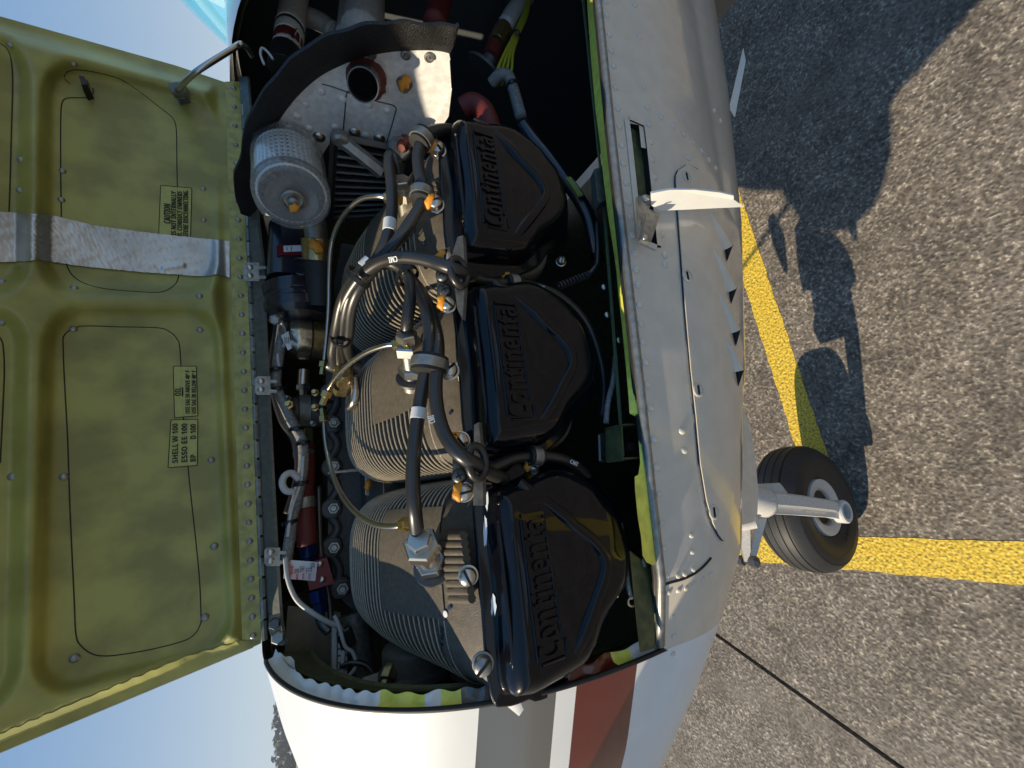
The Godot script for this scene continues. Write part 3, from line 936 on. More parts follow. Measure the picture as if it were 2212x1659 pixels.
func make_gear() -> void:
	var c := Vector3(-0.19, 0.178, 0.0)
	var ax := Vector3(0.0, 0.0, 1.0)
	var wh := Node3D.new()
	wh.name = "nose_wheel"
	plane.add_child(wh, true)
	wh.position = c
	var prof := [[0.076, -0.040], [0.084, -0.052], [0.11, -0.064], [0.14, -0.066], [0.158, -0.057], [0.170, -0.043], [0.1745, -0.034], [0.1725, -0.0325], [0.1725, -0.030], [0.176, -0.0285], [0.1775, -0.014], [0.1755, -0.0125], [0.1755, -0.0095], [0.178, -0.008], [0.1785, 0.0], [0.178, 0.008], [0.1755, 0.0095], [0.1755, 0.0125], [0.1775, 0.014], [0.176, 0.0285], [0.1725, 0.030], [0.1725, 0.0325], [0.1745, 0.034], [0.170, 0.043], [0.158, 0.057], [0.1535, 0.0605], [0.1525, 0.0598], [0.14, 0.066], [0.128, 0.0665], [0.1275, 0.0658], [0.11, 0.064], [0.084, 0.052], [0.076, 0.040]]
	var t := MB.new()
	t.lathe(c, ax, prof, 72)
	part("tyre", t, mats.tyre, wh, 35.0)
	var r := MB.new()
	r.lathe(c, ax, [[0.0, -0.03], [0.06, -0.03], [0.078, -0.045], [0.079, -0.05], [0.079, 0.05], [0.0775, 0.055], [0.073, 0.056], [0.052, 0.051], [0.048, 0.047], [0.045, 0.033], [0.034, 0.029], [0.03, 0.034], [0.022, 0.04], [0.0, 0.04]], 48)
	part("rim", r, mats.wheel_paint, wh, 30.0)
	for k in 6:
		var a := TAU * k / 6.0 + 0.3
		var p := c + Vector3(cos(a) * 0.045, sin(a) * 0.040, 0.031)
		inst("rim_bolt", dome_mesh("nut", [[1.0, 0.0], [1.0, 0.7], [0.7, 0.9], [0.0, 0.9]], 6), mats.dark_metal, wh, Transform3D(Basis.IDENTITY.scaled(Vector3.ONE * 0.005), p))
	# raised sidewall lettering
	var word := "LOOO"
	for i in word.length():
		if word[i] == " ": continue
		var a := -2.2 - i * 0.155
		var d := Vector3(cos(a), sin(a), 0)
		letters(word[i], mats.tyre, wh, c + d * 0.105 + Vector3(0, 0, 0.0632), Vector3(-sin(a), cos(a), 0) * -1.0 if false else Vector3(-sin(a), cos(a), 0), -d, 0.011, 0.014, 0.0012, true, "raised_letter")
	# fork leg on the near side
	var fk := MB.new()
	var a0 := P(1640, 1083, 0.085)
	var a1 := P(1722, 1090, 0.092)
	var a2 := P(1790, 1098, 0.088)
	var a3 := P(1812, 1105, 0.085)
	var rings := []
	for q in [[a0, 0.029, 0.017], [a1, 0.027, 0.017], [a2, 0.025, 0.015], [a3, 0.024, 0.012]]:
		var p: Vector3 = q[0]
		var d := (a3 - a0).normalized()
		var s := d.cross(Vector3(0, 0, 1)).normalized()
		var ring := PackedVector3Array()
		for e in [[-1, -1], [-0.9, 0.7], [-0.75, 1], [0.2, 1], [0.5, 0.7], [1, 0.6], [1, -1]]:
			ring.append(p + s * e[0] * q[1] * 0.95 + Vector3(0, 0, 1) * e[1] * q[2])
		rings.append(ring)
	fk.loft(rings)
	var fork := part("gear_fork", fk, mats.wheel_paint, plane, 30.0)
	var bs := MB.new()
	bs.lathe(a3 + Vector3(0, 0, -0.014), Vector3(0, 0, 1), [[0.03, 0.0], [0.031, 0.03], [0.028, 0.034], [0.02, 0.034], [0.018, 0.012], [0.0, 0.012]], 28)
	part("axle_boss", bs, mats.wheel_paint, fork, 30.0)
	var axl := MB.new()
	axl.lathe(Vector3(a3.x, a3.y, -0.06), Vector3(0, 0, 1), [[0.014, 0.0], [0.014, 0.14]], 16)
	part("axle", axl, mats.dark_metal, fork, 40.0)
	var hole := MB.new()
	hole.lathe(a3 + Vector3(0, 0, 0.0), Vector3(0, 0, 1), [[0.0175, 0.0], [0.0175, 0.004], [0.0, 0.004]], 24)
	part("axle_hole", hole, mats.void, fork, 30.0)
	# top of the fork, strut and torque links
	var st := MB.new()
	var s0 := P(1650, 1075, 0.03)
	st.box(s0 + Vector3(0.0, 0.0, 0.01), Vector3(0.07, 0.05, 0.09), Basis(Vector3.BACK, 0.0), 0.012)
	st.tube([s0, s0 + Vector3(0.08, 0.40, -0.02)], 0.028, 16)
	part("oleo_strut", st, mats.wheel_paint, plane, 40.0)
	var arch := MB.new()
	arch.tube(smooth([a0 + Vector3(-0.005, -0.02, 0), a0 + Vector3(0.012, 0.035, -0.01), a0 + Vector3(0.03, 0.075, -0.045), s0 + Vector3(0.04, 0.10, -0.02), s0 + Vector3(0.07, 0.24, -0.02)], 5), 0.036, 14)
	part("fork_arch", arch, mats.wheel_paint, fork, 180.0)
	for s in [[[1600, 1130], [1648, 1098]], [[1664, 1100], [1655, 1085]]]:
		pass
	var tip := P(1614, 1212, 0.05)
	var lk := MB.new()
	for q in [[1592, 1142, 0.03], [1607, 1140, 0.06]]:
		lk.tube([P(q[0], q[1], q[2]), tip], [0.015, 0.009], 4)
	lk.tube([P(1598, 1162, 0.045), P(1610, 1150, 0.05)], 0.005, 4)
	part("upper_torque_link", lk, mats.wheel_paint, plane, 20.0)
	var lk2 := MB.new()
	for q in [[1638, 1103, 0.02], [1650, 1098, 0.07]]:
		lk2.tube([P(q[0], q[1], q[2]), tip + Vector3(0, 0, 0.01)], [0.014, 0.009], 4)
	part("lower_torque_link", lk2, mats.wheel_paint, plane, 20.0)
	var bo := MB.new()
	bo.lathe(tip + Vector3(0, 0, -0.022), Vector3(0, 0, 1), [[0.012, 0], [0.012, 0.014], [0.006, 0.014], [0.006, 0.032], [0.013, 0.032], [0.013, 0.046], [0.004, 0.052]], 6)
	part("link_bolt", bo, mats.dark_metal, plane, 30.0)
	var col := MB.new()
	var c0 := P(1590, 1137, 0.05)
	var c1 := P(1630, 1128, 0.08)
	col.tube([c0, c1], 0.014, 12)
	part("strut_collar", col, mats.wheel_paint, plane, 40.0)
	# gear door hanging under the cowl
	var gd := MB.new()
	var poly := []
	for q in [[1590, 870], [1606, 880], [1622, 930], [1632, 990], [1638, 1060], [1636, 1110], [1626, 1128], [1594, 1136], [1560, 1140], [1560, 960]]:
		poly.append(P(q[0], q[1], 0.13))
	gd.prism(poly, Vector3(0, 0, -0.006))
	part("gear_door", gd, mats.belly_paint, plane, 30.0)
	var gd2 := MB.new()
	gd2.prism(poly.map(func(p): return Vector3(p.x, p.y, -0.075)), Vector3(0, 0, -0.006))
	part("gear_door", gd2, mats.belly_paint, plane, 30.0)

# ---------- the open cowl door ----------
func hinge_y(x: float) -> float:
	return 1.5515 + 0.0646 * x
func door_curve(s: float) -> float:      # rises from the hinge, then curls over towards the viewer like the closed cowl side
	return 0.1 + 0.33 * (1.0 - pow(maxf(0.0, 1.0 - pow(minf(1.0, s / 0.40), 2.5)), 0.4))
func door_at(dx: float, dy: float, lift := 0.0) -> Vector3:   # inner face of the door, leaning towards the viewer as it rises
	var z := 0.1
	var p := P(dx, dy, z)
	for k in 8:
		var s := maxf(0.0, p.y - hinge_y(p.x))
		z = door_curve(s) + lift
		p = P(dx, dy, z)
	return p
func rr_sdf(p: Vector2, q: Array, rad: float) -> float:    # distance to a rounded quadrilateral, negative inside
	var d := -1e9
	var acc := 0.0
	var c := Vector2.ZERO
	for v in q: c += v * 0.25
	var worst := -1e9
	var second := -1e9
	for i in 4:
		var a: Vector2 = q[i]
		var b: Vector2 = q[(i + 1) % 4]
		var n := (b - a).orthogonal().normalized()
		if n.dot(c - a) > 0: n = -n
		var e := n.dot(p - a)
		if e > worst: second = worst; worst = e
		elif e > second: second = e
	d = worst
	if worst > -rad and second > -rad:
		d = Vector2(maxf(worst + rad, 0.0), maxf(second + rad, 0.0)).length() - rad
	return d
const POCKETS := [
	[[100, 128], [488, 225], [470, 628], [92, 628]],
	[[104, 672], [474, 672], [508, 1392], [80, 1500]],
	[[-420, -30], [55, 95], [50, 628], [-440, 628]],
	[[-440, 672], [48, 672], [30, 1512], [-440, 1640]]]
func pocket_poly(i: int) -> Array:
	return POCKETS[i].map(func(e): return Vector2(e[0], e[1]))
func door_relief(dx: float, dy: float) -> float:
	var d := 1e9
	for i in 4: d = minf(d, rr_sdf(Vector2(dx, dy), pocket_poly(i), 75.0))
	var h := smoothstep(-20.0, 20.0, d) * 0.019
	# flat margin round the rim
	var rim := 1e9
	rim = minf(rim, (484.0 + (dy - 200.0) * 0.047) - dx)
	var te := (dy - (35.0 + dx * 0.28)) * 0.96
	var be := ((1625.0 - dx * 0.416) - dy) * 0.92
	rim = minf(rim, minf(te, be))
	h *= smoothstep(14.0, 46.0, rim)
	return h
func door_surf(dx: float, dy: float, lift := 0.0) -> Vector3:
	return door_at(dx, dy, door_relief(dx, dy) + lift)

func make_door() -> void:
	var top := func(dx: float) -> float: return 35.0 + dx * 0.28 + maxf(0.0, dx - 380.0) * 0.06
	var bot := func(dx: float) -> float: return 1625.0 - dx * 0.416
	var m := MB.new()
	var back := MB.new()
	var cols := []
	var dx := -30.0
	var nr := 150
	while dx < 556.0:
		cols.append(dx)
		dx += 6.0
	cols.append(566.0)
	var grid := []
	var bgrid := []
	for c in cols:
		var t: float = top.call(c)
		var b: float = bot.call(c)
		if c > 500: t += (c - 500) * 0.15
		var row := PackedVector3Array()
		var brow := PackedVector3Array()
		for k in nr + 1:
			var dy := lerpf(t, b, float(k) / nr)
			# the hinge edge runs down towards the nose: keep columns below it
			var cc: float = minf(c, 512.0 + (dy - 170.0) * 0.0425)
			row.append(door_surf(cc, dy))
			var ov := 1.0
			brow.append(door_at(cc, dy + (0.0), -0.004))
		grid.append(row)
		bgrid.append(brow)
	# the part above, out along the curl
	var curl := []
	for j in 15:
		var row := PackedVector3Array()
		for k in nr + 1:
			var p: Vector3 = grid[0][k]
			var hy := hinge_y(p.x)
			var s0 := p.y - hy
			var s := lerpf(s0, 0.3998, 1.0 - pow(1.0 - j / 14.0, 2.0))
			row.append(Vector3(p.x, hy + s, door_curve(s) + (p.z - door_curve(s0)) * (1.0 - j / 14.0)))
		curl.append(row)
	for j in 14:
		for k in nr: m.quad(curl[j + 1][k], curl[j][k], curl[j][k + 1], curl[j + 1][k + 1])
		for k in range(0, nr, 5): back.quad(curl[j][k] + Vector3(0, 0.004, -0.004), curl[j + 1][k] + Vector3(0, 0.004, -0.004), curl[j + 1][k + 5] + Vector3(0, 0.004, -0.004), curl[j][k + 5] + Vector3(0, 0.004, -0.004))
	for i in cols.size() - 1:
		for k in nr:
			m.quad(grid[i][k], grid[i + 1][k], grid[i + 1][k + 1], grid[i][k + 1])
			if i % 2 == 0 and k % 5 == 0 and i + 2 < cols.size():
				back.quad(bgrid[i][k], bgrid[i][k + 5], bgrid[i + 2][k + 5], bgrid[i + 2][k])
	var door := part("cowl_door", m, mats.green_primer, plane, 180.0)
	door.set_meta("label", "raised cowl door showing its green-primed ribbed inner side")
	part("outer_skin", back, mats.white_paint, door, 180.0)
	# thin bright edge of the outer skin
	for e in [0, nr]:
		var pts := []
		for i in range(0, cols.size(), 4): pts.append(grid[i][e] + Vector3(0, 0, -0.003))
		var t := MB.new()
		t.tube(pts, 0.0016, 6)
		part("skin_edge", t, mats.dull_metal, door, 180.0)
	# edge doubler along the nose side, chipped
	var db := MB.new()
	var prev := []
	for i in 60:
		var x := -60.0 + 600.0 * i / 59.0
		var e: float = bot.call(x) - 1.5
		var w := 38.0 + 1.5 * sin(i * 1.7) + 0.8 * sin(i * 4.3) - 20.0 * maxf(0.0, (x - 400.0) / 160.0)
		var cur := [door_surf(x, e - w, 0.0003), door_surf(x, e - w, 0.0016), door_surf(x, e - w * 0.5, 0.0016), door_surf(x, e, 0.0016)]
		if prev.size():
			for k in 3: db.quad(prev[k], prev[k + 1], cur[k + 1], cur[k])
		prev = cur
	part("edge_doubler", db, mats.green_primer, door, 30.0)
	# panel skins that show through the cut-outs of the inner frame
	for outline in [
		[[150, 410], [147, 395], [152, 418], [175, 412], [214, 404], [222, 380], [228, 232], [215, 168], [190, 155], [150, 150], [141, 158], [146, 170]],
		]:
		pass
	var o1 := [[146, 232], [160, 227], [190, 230], [202, 224], [205, 214], [198, 208], [206, 212], [222, 216]]
	var seams := [
		[[152, 182], [140, 170], [142, 158], [158, 151], [190, 153], [228, 161], [262, 172], [300, 197], [340, 228], [366, 248], [376, 260], [381, 285], [382, 360], [385, 480], [386, 562], [385, 600], [372, 620], [345, 631], [300, 630], [230, 624], [185, 613], [160, 598], [146, 578], [138, 545], [133, 480], [131, 380], [131, 260], [134, 222], [145, 212], [165, 211], [190, 210], [201, 200], [200, 190]],
		[[136, 730], [142, 720], [160, 709], [185, 704], [260, 706], [340, 708], [365, 716], [382, 732], [389, 760], [396, 900], [410, 1050], [429, 1230], [434, 1330], [432, 1350], [420, 1370], [395, 1385], [330, 1402], [275, 1412], [230, 1417], [200, 1413], [175, 1395], [164, 1370], [160, 1290], [151, 1100], [146, 950], [138, 800], [136, 730]],
		[[-20, 85], [0, 93], [16, 106], [24, 130], [27, 180], [24, 300], [20, 440], [14, 540]],
		[[-2, 727], [6, 745], [9, 800], [5, 900], [0, 1000]]]
	for s in seams:
		var pts := []
		var flat := []
		for q in s: flat.append(Vector3(q[0], q[1], 0))
		for q in smooth(flat, 5): pts.append(door_surf(q.x, q.y, 0.0002))
		var t := MB.new()
		t.tube(pts, 0.00055, 5)
		part("panel_seam", t, mats.rubber, door, 180.0)
	# screws and rivets of the skins
	for q in [[480, 415], [68, 293], [407, 1117], [400, 1305], [138, 1043], [132, 1243], [1327, 1233], [1330, 1437]]:
		var p := door_surf(q[0] * 0.3307, q[1] * 0.3307, 0.0)
		rivet(p, to_eye(p) * 0.3 + Vector3.BACK, 0.0034, mats.dull_metal, door)
	for q in [[10, 350], [483, 390], [1303, 440], [10, 610], [477, 655], [1306, 662], [1380, 1512], [80, 1620], [415, 1622]]:
		var p := door_surf(q[0] * 0.3307, 493.7 + q[1] * 0.3307, 0.0)
		rivet(p, Vector3.BACK, 0.0038, mats.dull_metal, door)
	for q in [[1245, 370], [1190, 783], [432, 1022]]:
		var p := door_surf(q[0] * 0.3717, 1042.3 + q[1] * 0.3717, 0.0)
		rivet(p, Vector3.BACK, 0.0042, mats.dull_metal, door)
	# hinge strip with its rivets, knuckles of the piano hinge
	var hs := MB.new()
	prev = []
	for i in 40:
		var dy := 176.0 + (1382.0 - 176.0) * i / 39.0
		var e := 522.0 + (dy - 170.0) * 0.0405
		var w := 36.0 + (dy - 170.0) * 0.010
		var cur := [door_at(e - w, dy, 0.0005), door_at(e - w, dy, 0.0028), door_at(e, dy, 0.0028)]
		if prev.size():
			for k in 2: hs.quad(prev[k], prev[k + 1], cur[k + 1], cur[k])
		prev = cur
	var strip := part("hinge_strip", hs, mottled("strip_primer", [0.33, 0.32, 0.08], 0.2, 0.4, 0.0, {"scale": 6.0, "seed": 71, "coat": 0.3}), door, 30.0)
	for i in 30:
		var dy := 190.0 + 40.8 * i
		if dy > 1378: break
		var e := 522.0 + (dy - 170.0) * 0.0405
		var w := 36.0 + (dy - 170.0) * 0.010
		rivet(door_at(e - w * 0.5, dy, 0.0028), Vector3.BACK, 0.0036, mats.dull_metal, strip)
	var a := door_at(524, 176)
	var b := door_at(572, 1384)
	var n := 34
	for i in n:
		var k := MB.new()
		var p0 := a.lerp(b, (i + 0.06) / n)
		var p1 := a.lerp(b, (i + 0.94) / n)
		k.tube([p0 + Vector3(0, 0, 0.003), p1 + Vector3(0, 0, 0.003)], 0.0034, 8)
		part("hinge_knuckle", k, mats.dull_metal if i % 2 == 0 else mats.rail_metal, strip, 40.0)
	# foil tape across the ribs
	var tp := MB.new()
	var rows := []
	var tn := FastNoiseLite.new()
	tn.seed = 7
	tn.frequency = 0.05
	for i in 160:
		var x := -28.0 + 524.0 * i / 159.0
		var t0 := lut(x, [-40, 0, 110, 200, 300, 380, 480, 500], [455, 457, 464, 486, 500, 509, 519, 521])
		var t1 := lut(x, [-40, 0, 60, 80, 160, 300, 440, 470, 490, 500], [562, 566, 564, 560, 573, 587, 597, 592, 598, 600])
		var row := PackedVector3Array()
		for k in 25:
			var dy := lerpf(t0, t1, k / 24.0) + (1.5 * tn.get_noise_1d(x * 1.2 + k) if k == 0 or k == 24 else 0.0)
			var wr := 0.0019 + 0.0008 * tn.get_noise_2d(x * 0.3, dy * 1.2) + 0.0005 * tn.get_noise_2d(x * 2.6 + 90.0, dy * 2.6)
			var crum := exp(-pow((x - 90.0) / 26.0, 2.0)) * 0.0022 * sin(dy * 0.7 + sin(x * 0.5) * 2.0) * sin(x * 0.6 + dy * 0.2)
			var fold := exp(-pow((dy - 575.0 + (x - 380.0) * 0.15) / 5.0, 2.0)) * (0.002 if x > 350 and x < 400 else 0.0)
			row.append(door_surf(minf(x, 498.0), dy, wr + crum + fold + 0.0005))
		rows.append(row)
	tp.loft(rows, false)
	var tape := part("foil_tape", tp, mats.foil, door, 180.0)
	tape.set_meta("label", "wrinkled silver foil tape stuck across the door")
	# placards
	placard(door, [[347, 400], [414, 406], [411, 520], [342, 520]], [["CAUTION", 361, 440, 482, 15.5], ["MAGNETO IS NOT INTERNALLY", 375, 413, 560, 12.0], ["GROUNDED. CONSULT OWNERS", 388, 413, 558, 12.0], ["MANUAL BEFORE DISCONNECTING.", 401, 410, 556, 12.0]], "yellow-green CAUTION placard about the magneto, half under the tape")
	placard(door, [[374, 791], [424, 791], [427, 898], [377, 902]], [["OIL", 384, 837, 855, 14.0], ["USE SAE 50 ABOVE 40° F", 405, 800, 893, 10.5], ["USE SAE 30 BELOW 40° F", 418.5, 800, 893, 10.5]], "yellow-green OIL placard listing oil grades by temperature")
	placard(door, [[369, 907], [427, 906], [426, 1005], [363, 1010]], [["SHELL W 100", 378, 915, 1000, 13.5], ["ESSO EE 100", 398, 915, 998, 13.5], ["BP", 417, 982, 997, 13.5], ["D 100", 417, 916, 948, 13.5]], "yellow-green placard with three oil names in black capitals")
	var ul := MB.new()
	ul.tube([door_surf(394, 837, 0.0016), door_surf(394, 856, 0.0016)], 0.0006, 4)
	part("underline", ul, mats.ink, door, 30.0)
	# clip and stay-rod bracket
	var cl := MB.new()
	cl.prism([door_surf(180, 184, 0.0), door_surf(192, 186, 0.0), door_surf(204, 214, 0.0), door_surf(190, 217, 0.0)], Vector3(0, 0, 0.014))
	part("rod_clip", cl, mats.plastic_black, door, 30.0)
	var cl2 := MB.new()
	cl2.prism([door_surf(179, 184, 0.014), door_surf(194, 184, 0.014), door_surf(194, 194, 0.014), door_surf(181, 195, 0.014)], Vector3(0, 0, 0.008))
	part("rod_clip_jaw", cl2, mats.plastic_black, door, 30.0)
	var bk := MB.new()
	bk.prism([door_surf(366, 190, 0.0005), door_surf(396, 186, 0.0005), door_surf(403, 210, 0.0005), door_surf(412, 222, 0.0005), door_surf(390, 227, 0.0005), door_surf(380, 210, 0.0005)], Vector3(0, 0, 0.004))
	var bk2 := part("rod_bracket", bk, mats.rail_metal, door, 30.0)
	var bs := MB.new()
	bs.tube([door_surf(372, 196, 0.012), door_surf(402, 192, 0.012)], 0.009, 10)
	part("bracket_curl", bs, mats.rail_metal, bk2, 50.0)
	rivet(door_surf(394, 208, 0.006), Vector3.BACK, 0.0048, mats.dull_metal, bk2, "pivot_bolt")
	# stay rod
	var rod := MB.new()
	rod.tube(smooth([door_surf(383, 196, 0.016), P(420, 158, 0.20), P(500, 107, 0.215), P(515, 97, 0.215), P(524, 96, 0.215), P(535, 106, 0.20), P(545, 122, 0.19)], 5), 0.0034, 10)
	var ro := part("stay_rod", rod, mats.steel_tube, door, 180.0)
	ro.set_meta("label", "bare steel stay rod propping the door open")

func placard(door: Node3D, quad: Array, lines: Array, label: String) -> void:
	var m := MB.new()
	var rows := []
	for i in 11:
		var row := PackedVector3Array()
		for k in 11:
			var u := i / 10.0
			var v := k / 10.0
			var p := Vector2(quad[0][0], quad[0][1]).lerp(Vector2(quad[1][0], quad[1][1]), u).lerp(Vector2(quad[3][0], quad[3][1]).lerp(Vector2(quad[2][0], quad[2][1]), u), v)
			row.append(door_surf(p.x, p.y, 0.0007))
		rows.append(row)
	m.loft(rows, false)
	var o := part("placard", m, mats.placard, door, 180.0)
	o.set_meta("label", label)
	var bp := []
	for i in 4: bp.append(door_surf(quad[i][0], quad[i][1], 0.0009))
	bp.append(bp[0])
	var bt := MB.new()
	for i in 4: bt.tube([bp[i], bp[i + 1]], 0.00035, 4)
	part("border_line", bt, mats.rubber, o, 30.0)
	for l in lines:
		var x: float = l[1]
		var a := door_surf(x, l[3], 0.0014)
		var b := door_surf(x, l[2], 0.0014)
		var c := (a + b) * 0.5
		var up := door_surf(x - 8, (l[2] + l[3]) * 0.5, 0.0014) - door_surf(x + 8, (l[2] + l[3]) * 0.5, 0.0014)
		letters(l[0], mats.ink, o, c, b - a, up, a.distance_to(b), l[4] * px_at(c) * 0.72, 0.0004)

# ---------- the engine ----------
var engine: Node3D
const CYL_X := [0.278, 0.098, -0.082]
const CYL_Y := 1.352
func cyl_top(z: float) -> float:
	return lut(z, [0.06, 0.14, 0.19, 0.235, 0.3, 0.34, 0.37, 0.387], [1.452, 1.452, 1.446, 1.436, 1.414, 1.403, 1.394, 1.388])
func cyl_pt(xc: float, z: float, a: float, d: float) -> Vector3:    # a = 0 on top, growing towards the tail
	var top := cyl_top(z) - CYL_Y
	var w := lut(z, [0.06, 0.2, 0.34, 0.387], [0.085, 0.0885, 0.088, 0.08])
	var h := top if cos(a) > 0.0 else 0.09
	var p := Vector2(w * signf(sin(a)) * pow(absf(sin(a)), 0.62), h * signf(cos(a)) * pow(absf(cos(a)), 0.62))
	p -= p.normalized() * d
	return Vector3(xc + p.x, CYL_Y + p.y, z)

func slotted_screw(c: Vector3, n: Vector3, r: float, parent: Node3D, m: Material, called := "cover_screw", turn := 0.6) -> Node3D:
	var s := MB.new()
	s.lathe(c - n * r * 0.9, n, [[r * 1.15, 0.0], [r * 1.15, r * 0.25], [r * 0.98, r * 0.3], [r * 0.98, r * 0.9], [r * 0.9, r * 1.2], [r * 0.55, r * 1.45], [0.0, r * 1.5]], 20)
	var o := part(called, s, m, parent, 40.0)
	return o
func paste(c: Vector3, r: float, parent: Node3D, sd: int) -> void:
	# dab of orange torque paste: a lumpy little mound
	rng.seed = sd
	var m := MB.new()
	var rings := []
	var n := to_eye(c)
	var b := frame(n)
	for k in 4:
		var ring := PackedVector3Array()
		for i in 20:
			var a := TAU * i / 20.0
			var rr: float = r * [1.0, 0.85, 0.5, 0.12][k] * (1.0 + 0.2 * sin(a * 2.0 + sd) + 0.12 * sin(a * 5.0 + sd * 2.0))
			ring.append(c + b.x * cos(a) * rr + b.y * sin(a) * rr * 0.8 + n * r * [-0.3, 0.12, 0.28, 0.32][k])
		rings.append(ring)
	m.loft(rings)
	part("torque_paste", m, mats.orange_paste, parent, 180.0)

func make_engine() -> void:
	engine = thing("engine", "flat six engine with three black finned-cylinder rocker covers inside the open cowl", "engine", Vector3(0.1, 1.2, 0.1))
	# crankcase with its bolted spine
	var cc := MB.new()
	var poly := []
	for q in [[706, 700], [704, 835], [706, 950], [708, 1060], [710, 1180], [722, 1250], [742, 1300], [790, 1345], [850, 1400]]: poly.append(P(q[0], q[1], 0.05))
	poly.append(Vector3(poly[-1].x, 1.22, 0.05)); poly.append(Vector3(0.42, 1.22, 0.05)); poly.append(Vector3(0.42, 1.44, 0.05))
	cc.prism(poly, Vector3(0, 0, -0.12))
	var cb := MB.new()
	cb.box(Vector3(0.1, 1.33, 0.07), Vector3(0.56, 0.19, 0.1), Basis.IDENTITY, 0.02)
	var cs := part("crankcase", cc, mats.case_grey, engine, 30.0)
	part("cylinder_deck", cb, mats.case_grey, cs, 30.0)
	for q in [[722, 915], [722, 1008], [721, 1098], [722, 1182], [740, 1270], [718, 845]]:
		var p := P(q[0], q[1], 0.066)
		var l := MB.new()
		l.lathe(p + Vector3(0, 0, -0.03), Vector3(0, 0.12, 1), [[0.016, 0.0], [0.0145, 0.022], [0.013, 0.026], [0.012, 0.026], [0.0115, 0.029], [0.0, 0.029]], 24)
		var lug := part("case_lug", l, mats.case_grey, cs, 40.0)
		var nt := MB.new()
		nt.lathe(p, Vector3(0, 0.12, 1), [[0.0088, -0.001], [0.0088, 0.006], [0.0075, 0.0075], [0.005, 0.0075], [0.005, 0.011], [0.004, 0.012], [0.0, 0.012]], 6, 0.4)
		part("case_nut", nt, mats.dull_metal, lug, 30.0)
	# joint flange line of the case halves between the lugs
	var fl := MB.new()
	var fp := []
	for q in [[716, 830], [733, 870], [712, 915], [735, 960], [712, 1008], [735, 1053], [712, 1098], [735, 1140], [714, 1182], [738, 1225], [735, 1275]]: fp.append(P(q[0] - 6, q[1], 0.056))
	fl.tube(smooth(fp, 6), 0.006, 8)
	part("case_flange", fl, mats.case_grey, cs, 180.0)
	for i in 3: make_cylinder(i)
	for i in 3: make_cover(i)
	make_plugs()
	make_grommet_brackets()

